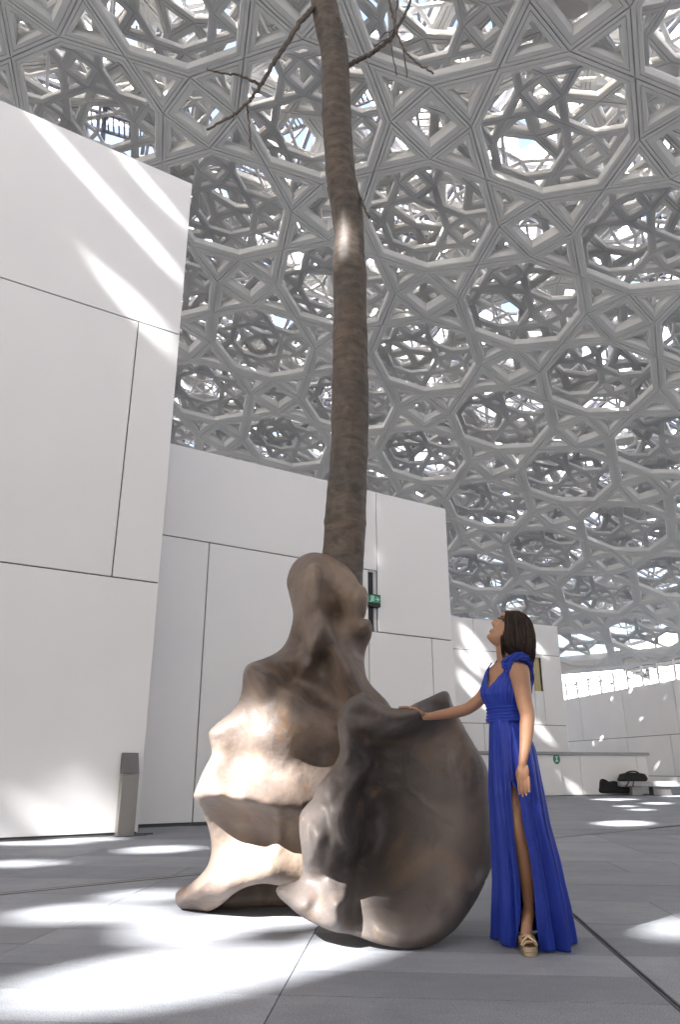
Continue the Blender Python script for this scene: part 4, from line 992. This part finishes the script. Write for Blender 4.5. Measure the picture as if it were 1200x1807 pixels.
def bod_row(px, py, Y, w, dpt, i=0, extra=0.0):
    c = at(px, py, Y); out = []; n = 240
    for k in range(n):
        a = 2 * math.pi * k / n; ca, sa = math.cos(a), math.sin(a)
        pl = 1 + .016 * math.sin(a * 38) + .012 * math.sin(a * 23 + 1)
        p = c + TS * w * math.copysign(abs(ca) ** .85, ca) * pl + TF * dpt * math.copysign(abs(sa) ** .9, sa) * pl
        out.append((p, a))
    return out
bt_ = np.array(brow_rows); tt = np.linspace(0, len(bt_) - 1, 40); BR = np.stack([np.interp(tt, range(len(bt_)), bt_[:, c]) for c in range(5)], 1)
V, Fc = [], []; n = 240; ang = []
for i, r_ in enumerate(BR):
    for p, a in bod_row(*r_): V.append(tuple(p)); ang.append(a)
for i in range(len(BR) - 1):
    py = BR[i][1]
    for k in range(n):
        a = ang[k]; front = math.sin(a) > 0; off = math.cos(a)             # off: -1 far side .. +1 near side
        if front:
            half = .62 * max(0, (1215 - py) / 48) ** 1.0
            if abs(off + .04) < half: continue
        else:
            half = .55 * max(0, (1200 - py) / 40)
            if abs(off) < half: continue
        # arm holes
        if abs(off) > .90 and py < 1205: continue
        j = (k + 1) % n; Fc.append((i * n + k, i * n + j, (i + 1) * n + j, (i + 1) * n + k))
bo = mesh_obj('bodice', V, Fc, M['dress'], person, smooth=True); s_ = bo.modifiers.new('cloth', 'SOLIDIFY'); s_.thickness = .003
# waistband with gathered horizontal folds
rows = []
for i, t in enumerate(np.linspace(0, 1, 34)):
    py = 1243 + 31 * t; w = np.interp(t, [0, .5, 1], [.122, .117, .124]) + .006; dp_ = np.interp(t, [0, .5, 1], [.095, .090, .098]) + .006
    c = at(893.5 + 1.5 * t, py, 4.44); row = []
    for k in range(120):
        a = 2 * math.pi * k / 120; ca, sa = math.cos(a), math.sin(a); pl = .0035 * math.sin(t * 33 + 1.2 * math.sin(a * 2) + .6 * math.sin(5 * a))
        row.append(c + TS * (w + pl) * math.copysign(abs(ca) ** .85, ca) + TF * (dp_ + pl) * math.copysign(abs(sa) ** .9, sa))
    rows.append(row)
grid_obj('waistband', rows, M['dress'], person)
# skirt
lev_ = [(1270, 865.5, 921, 4.44, .105, 903, 903), (1285, 865, 928, 4.44, .130, 903, 903), (1322, 865, 943, 4.45, .155, 902, 902), (1360, 865, 950, 4.45, .17, 901.5, 901.5), (1378, 865, 953, 4.46, .18, 901, 901.8), (1398, 865.5, 957, 4.46, .185, 902, 913), (1420, 867, 961, 4.47, .19, 903, 918),
        (1452, 869, 967, 4.48, .20, 905, 922), (1493, 872, 978, 4.50, .21, 909, 932), (1514, 873, 984, 4.51, .215, 912, 935), (1555, 875, 993, 4.53, .22, 916.5, 941), (1596, 874.5, 1003, 4.55, .225, 917, 943), (1616, 874, 1007, 4.57, .23, 915, 945), (1640, 874, 1012, 4.60, .24, 911, 948), (1664, 873, 1016, 4.63, .25, 907, 952)]
LV = np.array(lev_, float); tt = np.linspace(0, len(LV) - 1, 90); LV = np.stack([np.interp(tt, range(len(LV)), LV[:, c]) for c in range(7)], 1)
rows = []; n = 420
for i, (py, xl, xr, Yc, b_, sL, sR) in enumerate(LV):
    A = at(xl, py, Yc); B = at(xr, py, Yc); cx = (A[0] + B[0]) / 2; a_ = (B[0] - A[0]) / 2; z = max(A[2], .006)
    ds = (B[0] - A[0]) / (xr - xl); f = i / (len(LV) - 1)
    # the slit lies on the front of the ellipse, which is nearer, so measure it there
    def phi(px):
        u = (at(px, py, Yc - b_ * .93)[0] - cx) / a_; return math.acos(max(-.97, min(.97, u)))
    pR, pL = phi(sR), phi(sL); row = []
    for k in range(n):
        q = k / (n - 1); ph = pL + (2 * math.pi + pR - pL) * q
        amp = .004 + .040 * min(1, f * 1.15) ** 1.2
        ed = min(1, min(q, 1 - q) / .03) if pL - pR > .02 else 1.0
        pl = amp * (.60 * math.sin(ph * 9 + 1.9 * math.sin(ph * 2.3 + .8) + f * .9) + .30 * math.sin(ph * 19 + 2.4 * math.sin(ph * 1.7 + f) - f) + .12 * math.sin(ph * 37 + f * 2)) * ed
        curl = .02 * (1 - ed) * f
        cc, ss = math.cos(ph), math.sin(ph); g_ = .0
        x = cx + (a_ - amp * .6 + pl) * cc; y = Yc - (b_ + pl - curl) * ss
        zz = z + .010 * math.sin(ph * 9 + 1) * max(0, f - .92) * 12 * .5
        if f > .98: zz = max(.004, zz)
        row.append((x, y, max(zz, .004)))
    rows.append(row)
sk = grid_obj('skirt', rows, M['dress'], person, closed=False, thick=.003)
# ruffled shoulder knots
def ruffle(pts, r, name='shoulder_bow', seed=0, nf=7):
    P = [at(a, b, y) for a, b, y in pts]; P, R = smooth_path(P, [r * .5] + [r] * (len(P) - 2) + [r * .4], 10)
    V, Fc = tube_geo(P, R, 48, lambda i, a: .30 * math.sin(a * nf + i * .25 + seed) + .15 * math.sin(a * 3 + i * .6)); return mesh_obj(name, V, Fc, M['dress'], person, smooth=True)
ruffle([(887, 1172, 4.33), (893, 1169, 4.31), (903, 1163, 4.30), (914, 1158, 4.31), (925, 1160, 4.34), (934, 1170, 4.37), (938, 1184, 4.39)], .020)
ruffle([(888, 1169, 4.32), (890, 1174, 4.30), (893, 1178, 4.30), (897, 1172, 4.30)], .014, seed=2, nf=5)
ruffle([(902, 1163, 4.29), (900, 1172, 4.285), (899, 1184, 4.29), (897, 1196, 4.31)], .013, seed=1, nf=5)
ruffle([(934, 1168, 4.37), (938, 1185, 4.39), (938, 1205, 4.40), (934, 1225, 4.42)], .012, seed=4, nf=5)
ruffle([(884, 1170, 4.54), (878, 1176, 4.56), (873, 1186, 4.57)], .014, seed=3, nf=5)

# platform sandal
def plate(name, pts, z0, z1, mt, par, bev=.004):
    bm = bmesh.new(); add_prism(bm, [(x, y, z0(x, y) if callable(z0) else z0) for x, y in pts], [(x, y, z1(x, y) if callable(z1) else z1) for x, y in pts]); 
    return bm_obj(name, bm, mt, par)
fx = ball[0]
outl = catmull([(fx - .034, 4.300), (fx - .008, 4.285), (fx + .022, 4.292), (fx + .042, 4.325), (fx + .045, 4.37), (fx + .036, 4.43), (fx - .026, 4.43), (fx - .040, 4.37), (fx - .042, 4.33)], 5)
shoe = empty('platform_sandal', (0, 0, 0), person)
plate('platform_sole', outl, .003, .020, M['gold'], shoe); plate('platform_sole', [(x * 1 + (x - fx) * .03, y) for x, y in outl], .022, .044, M['gold'], shoe)
arch = [(fx - .027, 4.42), (fx + .034, 4.42), (heel[0] + .020, 4.545), (heel[0] - .018, 4.545)]
plate('arch_sole', arch, lambda x, y: .022 + (y - 4.42) / .125 * .112, lambda x, y: .044 + (y - 4.42) / .125 * .105, M['gold'], shoe)
hp, hr_ = smooth_path([(heel[0] + .002, 4.535, .142), (heel[0] + .012, 4.548, .09), (heel[0] + .022, 4.555, .003)], [.014, .008, .0055], 5)
V, Fc = tube_geo(hp, hr_, 12); mesh_obj('stiletto_heel', V, Fc, M['gold'], shoe, smooth=True)
def strap(pts, r=.0042):
    P, R = smooth_path(pts, [r] * len(pts), 6); V, Fc = tube_geo(P, R, 8, lambda i, a: .45 * math.cos(2 * a)); mesh_obj('strap', V, Fc, M['gold'], shoe, smooth=True)
an = fa + np.array([0, 0, -.012])
ringp = [an + np.array([math.cos(t) * .034, math.sin(t) * .036, .004 * math.sin(t)]) for t in np.linspace(0, 2 * math.pi, 15)]
strap(ringp, .0048)
small_ell('buckle', an + np.array([-.004, -.037, 0]), (np.array([1, 0, 0.]), np.array([0, 1, 0.]), np.array([0, 0, 1.])), (.009, .004, .006), M['gold'], shoe)
strap([an + np.array([.033, .01, 0]), an + np.array([.030, .03, -.03]), heel + np.array([.022, 0, -.008])], .004)
strap([(fx - .043, 4.375, .046), (fx - .030, 4.352, .078), (fx, 4.345, .088), (fx + .030, 4.352, .078), (fx + .045, 4.375, .046)])
strap([(fx - .041, 4.33, .046), (fx - .020, 4.335, .074), (fx + .012, 4.352, .088), (fx + .040, 4.385, .070)])
strap([(fx + .043, 4.33, .046), (fx + .022, 4.332, .070), (fx - .010, 4.350, .088), (fx - .038, 4.385, .072)])
strap([(fx - .036, 4.315, .046), (fx - .018, 4.305, .066), (fx + .012, 4.303, .066), (fx + .036, 4.315, .046)], .0036)

# ------------------------------------------------------------------ steel bollard by the left wall
bl = empty('information_bollard', (0, 0, 0)); tag(bl, 'short brushed steel bollard with a slanting top beside the tall left wall', 'bollard')
bd0 = gnd(206, 1477.0); wv = WD; nv = np.array([WD[1], -WD[0], 0])
wb = float((onwall(236, 1477, bd0, WD) - bd0) @ WD)
def prof_solid(name, prof, w0, w1, mt, par):
    bm = bmesh.new(); A = [bd0 + wv * w0 + nv * q + np.array([0, 0, z]) for q, z in prof]; B = [bd0 + wv * w1 + nv * q + np.array([0, 0, z]) for q, z in prof]
    add_prism(bm, A, B); bevel(bm, .004, 2); return bm_obj(name, bm, mt, par)
ztop = float(at(223, 1328, bd0[1] + .1)[2]); zk = float(at(228, 1366, bd0[1])[2])
prof_solid('column', [(0, 0.0), (-.13, 0.0), (-.13, zk - .004), (0, zk - .004)], 0, wb, M['steel'], bl)
prof_solid('slanted_head', [(0, zk + .004), (-.13, zk + .004), (-.23, ztop - .02), (-.12, ztop)], 0, wb, M['steel_dark'], bl)  # dark reflection on the tilted face put into a darker steel
bm = bmesh.new(); A = [bd0 + wv * a + nv * q for a, q in ((-.03, .015), (wb + .18, .015), (wb + .18, -.16), (-.03, -.16))]; add_prism(bm, [p + np.array([0, 0, .002]) for p in A], [p + np.array([0, 0, .009]) for p in A]); bm_obj('base_plate', bm, M['drain'], bl)

# ------------------------------------------------------------------ exit sign in the window slot
ex = empty('exit_sign', (0, 0, 0)); tag(ex, 'small green exit sign with running figure and arrow hung in the black window slot', 'exit sign')
def sgn(s, z, q): return P2 + WD * s + np.array([WD[1], -WD[0], 0]) * q + np.array([0, 0, z])
e0 = float((onwall(647, 1060, P2, WD) - P2) @ WD); e1_ = float((onwall(669.5, 1060, P2, WD) - P2) @ WD); zt_, zb_ = onwall(660, 1052.5, P2, WD)[2], onwall(660, 1065, P2, WD)[2]; zbb = onwall(660, 1072, P2, WD)[2]
qs = .10
e0 -= .02
bm = bmesh.new(); frame_box(bm, P2, WD, e0 - .0, e1_ - .02, -.28, qs - .02, zbb, zt_ + .03); bevel(bm, .012, 2); bm_obj('sign_housing', bm, M['black'], ex)
bm = bmesh.new(); frame_box(bm, P2, WD, e0 + .015, e1_ - .035, qs - .022, qs - .012, zb_, zt_); bm_obj('green_panel', bm, M['green'], ex)
def flat(name, polys, q, mt, par, o=P2, d=WD, th=.003):
    n_ = np.array([d[1], -d[0], 0]); bm = bmesh.new()
    for poly in polys:
        A = [o + d * s + n_ * q + np.array([0, 0, z]) for s, z in poly]; add_prism(bm, A, [p + n_ * th for p in A])
    return bm_obj(name, bm, mt, par)
W_, H_ = e1_ - .035 - (e0 + .015), zt_ - zb_
X = lambda u, v: (e0 + .015 + u * W_, zb_ + v * H_)
flat('arrow', [[X(.56, .44), X(.78, .44), X(.78, .56), X(.56, .56)], [X(.78, .40), X(.92, .5), X(.78, .60)], [X(.66, .82), X(.74, .82), X(.92, .5), X(.84, .44)], [X(.66, .18), X(.84, .54), X(.92, .5), X(.74, .18)]], qs - .0115, M['mint'], ex)
flat('door_print', [[X(.20, .08), X(.27, .08), X(.27, .92), X(.20, .92)], [X(.27, .82), X(.44, .82), X(.44, .92), X(.27, .92)], [X(.44, .08), X(.48, .08), X(.48, .92), X(.44, .92)], [X(.05, .05), X(.20, .05), X(.20, .14), X(.05, .14)]], qs - .0115, M['mint'], ex)
flat('running_figure', [[X(.32, .66), X(.38, .66), X(.38, .76), X(.32, .76)], [X(.29, .36), X(.38, .38), X(.39, .62), X(.31, .62)], [X(.27, .14), X(.31, .14), X(.35, .38), X(.30, .38)], [X(.35, .30), X(.42, .30), X(.40, .16), X(.37, .16)]], qs - .0115, M['mint'], ex)

# round green sign on the low wall
rs = empty('round_sign', (0, 0, 0)); tag(rs, 'small round green sign with white crossed figure on the low wall', 'sign')
c_ = onwall(978.5, 1339.5, LA, dA); n_ = np.array([dA[1], -dA[0], 0]); rr_ = (onwall(984, 1337, LA, dA) - onwall(973, 1337, LA, dA)) @ dA / 2
def circ(r, n=28): return [(r * math.cos(2 * math.pi * k / n), r * 1.15 * math.sin(2 * math.pi * k / n)) for k in range(n)]
flat('green_disc', [circ(rr_ * 1.1)], .125, M['green'], rs, o=c_, d=dA, th=.01)
a_ = rr_
flat('figure_print', [[(-.5 * a_, .75 * a_), (-.36 * a_, .8 * a_), (.5 * a_, -.75 * a_), (.36 * a_, -.8 * a_)], [(.5 * a_, .75 * a_), (.36 * a_, .8 * a_), (-.5 * a_, -.75 * a_), (-.36 * a_, -.8 * a_)]], .1355, M['whiteprint'], rs, o=c_, d=dA)
flat('figure_head', [[(.16 * a_ * math.cos(t), .52 * a_ + .16 * a_ * math.sin(t)) for t in np.linspace(0, 6.28, 10)[:-1]], [(-.22 * a_, -.55 * a_), (.22 * a_, -.55 * a_), (.10 * a_, -.2 * a_), (-.10 * a_, -.2 * a_)]], .1395, M['whiteprint'], rs, o=c_, d=dA)

# ------------------------------------------------------------------ bench and bags
YB = 27.6
be = empty('stone_bench', (0, 0, 0)); tag(be, 'long low pale stone bench in front of the low wall at the right', 'bench')
def rbox(x0, x1, y0, y1, z0, z1, w=.02):
    bm = bmesh.new(); add_prism(bm, [(x0, y0, z0), (x1, y0, z0), (x1, y1, z0), (x0, y1, z0)], [(x0, y0, z1), (x1, y0, z1), (x1, y1, z1), (x0, y1, z1)]); bevel(bm, w, 2); return bm
b0, b1_ = at(1097, 1384, YB), at(1300, 1384, YB); zt1, zt0 = at(1150, 1379, YB)[2], at(1150, 1388, YB)[2]
bm_obj('seat', rbox(b0[0], b1_[0], YB, YB + .6, zt0, zt1), M['bench'], be)
for xa, xb in ((1118, 1136), (1155, 1187), (1215, 1245)):
    bm_obj('leg', rbox(at(xa, 1390, YB)[0], at(xb, 1390, YB)[0], YB + .1, YB + .5, 0.0, zt0 - .002, .01), M['coping'] if xa < 1150 or xa > 1200 else M['steel_dark'], be)
def lump(name, label, cat, outline_px, Y, depth, seed):
    loop = catmull([at(a, b, Y)[[0, 2]] for a, b in outline_px], 5); n = len(loop); c = loop.mean(0); V, Fc = [], []
    lay = [(0, .80), (.12, .95), (.35, 1.0), (.65, 1.0), (.88, .95), (1, .80)]
    for t, s in lay:
        for p in loop:
            q = c + (p - c) * s; V.append((q[0], Y - depth * .5 + depth * t, max(q[1], .002)))
    for i in range(len(lay) - 1):
        for k in range(n):
            j = (k + 1) % n; Fc.append((i * n + k, i * n + j, (i + 1) * n + j, (i + 1) * n + k))
    Fc.append(tuple(range(n))[::-1]); Fc.append(tuple((len(lay) - 1) * n + k for k in range(n)))
    o = mesh_obj(name, V, Fc, M['bag'], None, smooth=False); tag(o, label, cat); return o
gc = lump('instrument_case', 'black soft instrument case lying on the ground before the low wall', 'case', [(1053, 1399), (1052, 1388), (1055, 1376), (1063, 1374), (1070, 1379), (1084, 1378), (1089, 1382), (1092, 1388), (1106, 1389), (1126, 1390), (1126, 1399), (1090, 1400)], 28.2, .5, 1)
db = lump('duffel_bag', 'black duffel bag standing on the left end of the stone bench', 'bag', [(1095, 1379.2), (1094.5, 1370), (1097, 1366), (1110, 1363), (1128, 1364), (1138, 1367), (1138.5, 1379)], 27.85, .45, 2)
hx = [at(a, b, 27.7) for a, b in ((1104, 1366), (1110, 1362), (1120, 1361), (1126, 1363), (1130, 1366))]
P, R = smooth_path(hx, [.025] * 5, 5); V, Fc = tube_geo(P, R, 8); mesh_obj('handle', V, Fc, M['bag'], db, smooth=True)
for s in (0, 1):
    P, R = smooth_path([at(1112 + 8 * s, 1376, 27.52), at(1108 + 10 * s, 1384, 27.50), at(1104 + 14 * s, 1388, 27.52)], [.02] * 3, 4); V, Fc = tube_geo(P, R, 6); mesh_obj('strap', V, Fc, M['bag'], db, smooth=True)
mp_ = empty('thin_stand', (0, 0, 0)); tag(mp_, 'thin white stand with a small dark ball on top behind the black instrument case', 'stand')
P = [at(1060, 1396, 28.6), at(1059.7, 1370, 28.6), at(1059.5, 1351, 28.6)]; V, Fc = tube_geo(P, [.018, .014, .008], 8); mesh_obj('pole', V, Fc, M['outer'], mp_, smooth=True)
small_ell('ball', at(1059.5, 1349, 28.6), (np.array([1, 0, 0.]), np.array([0, 1, 0.]), np.array([0, 0, 1.])), (.035, .035, .035), M['bag'], mp_)
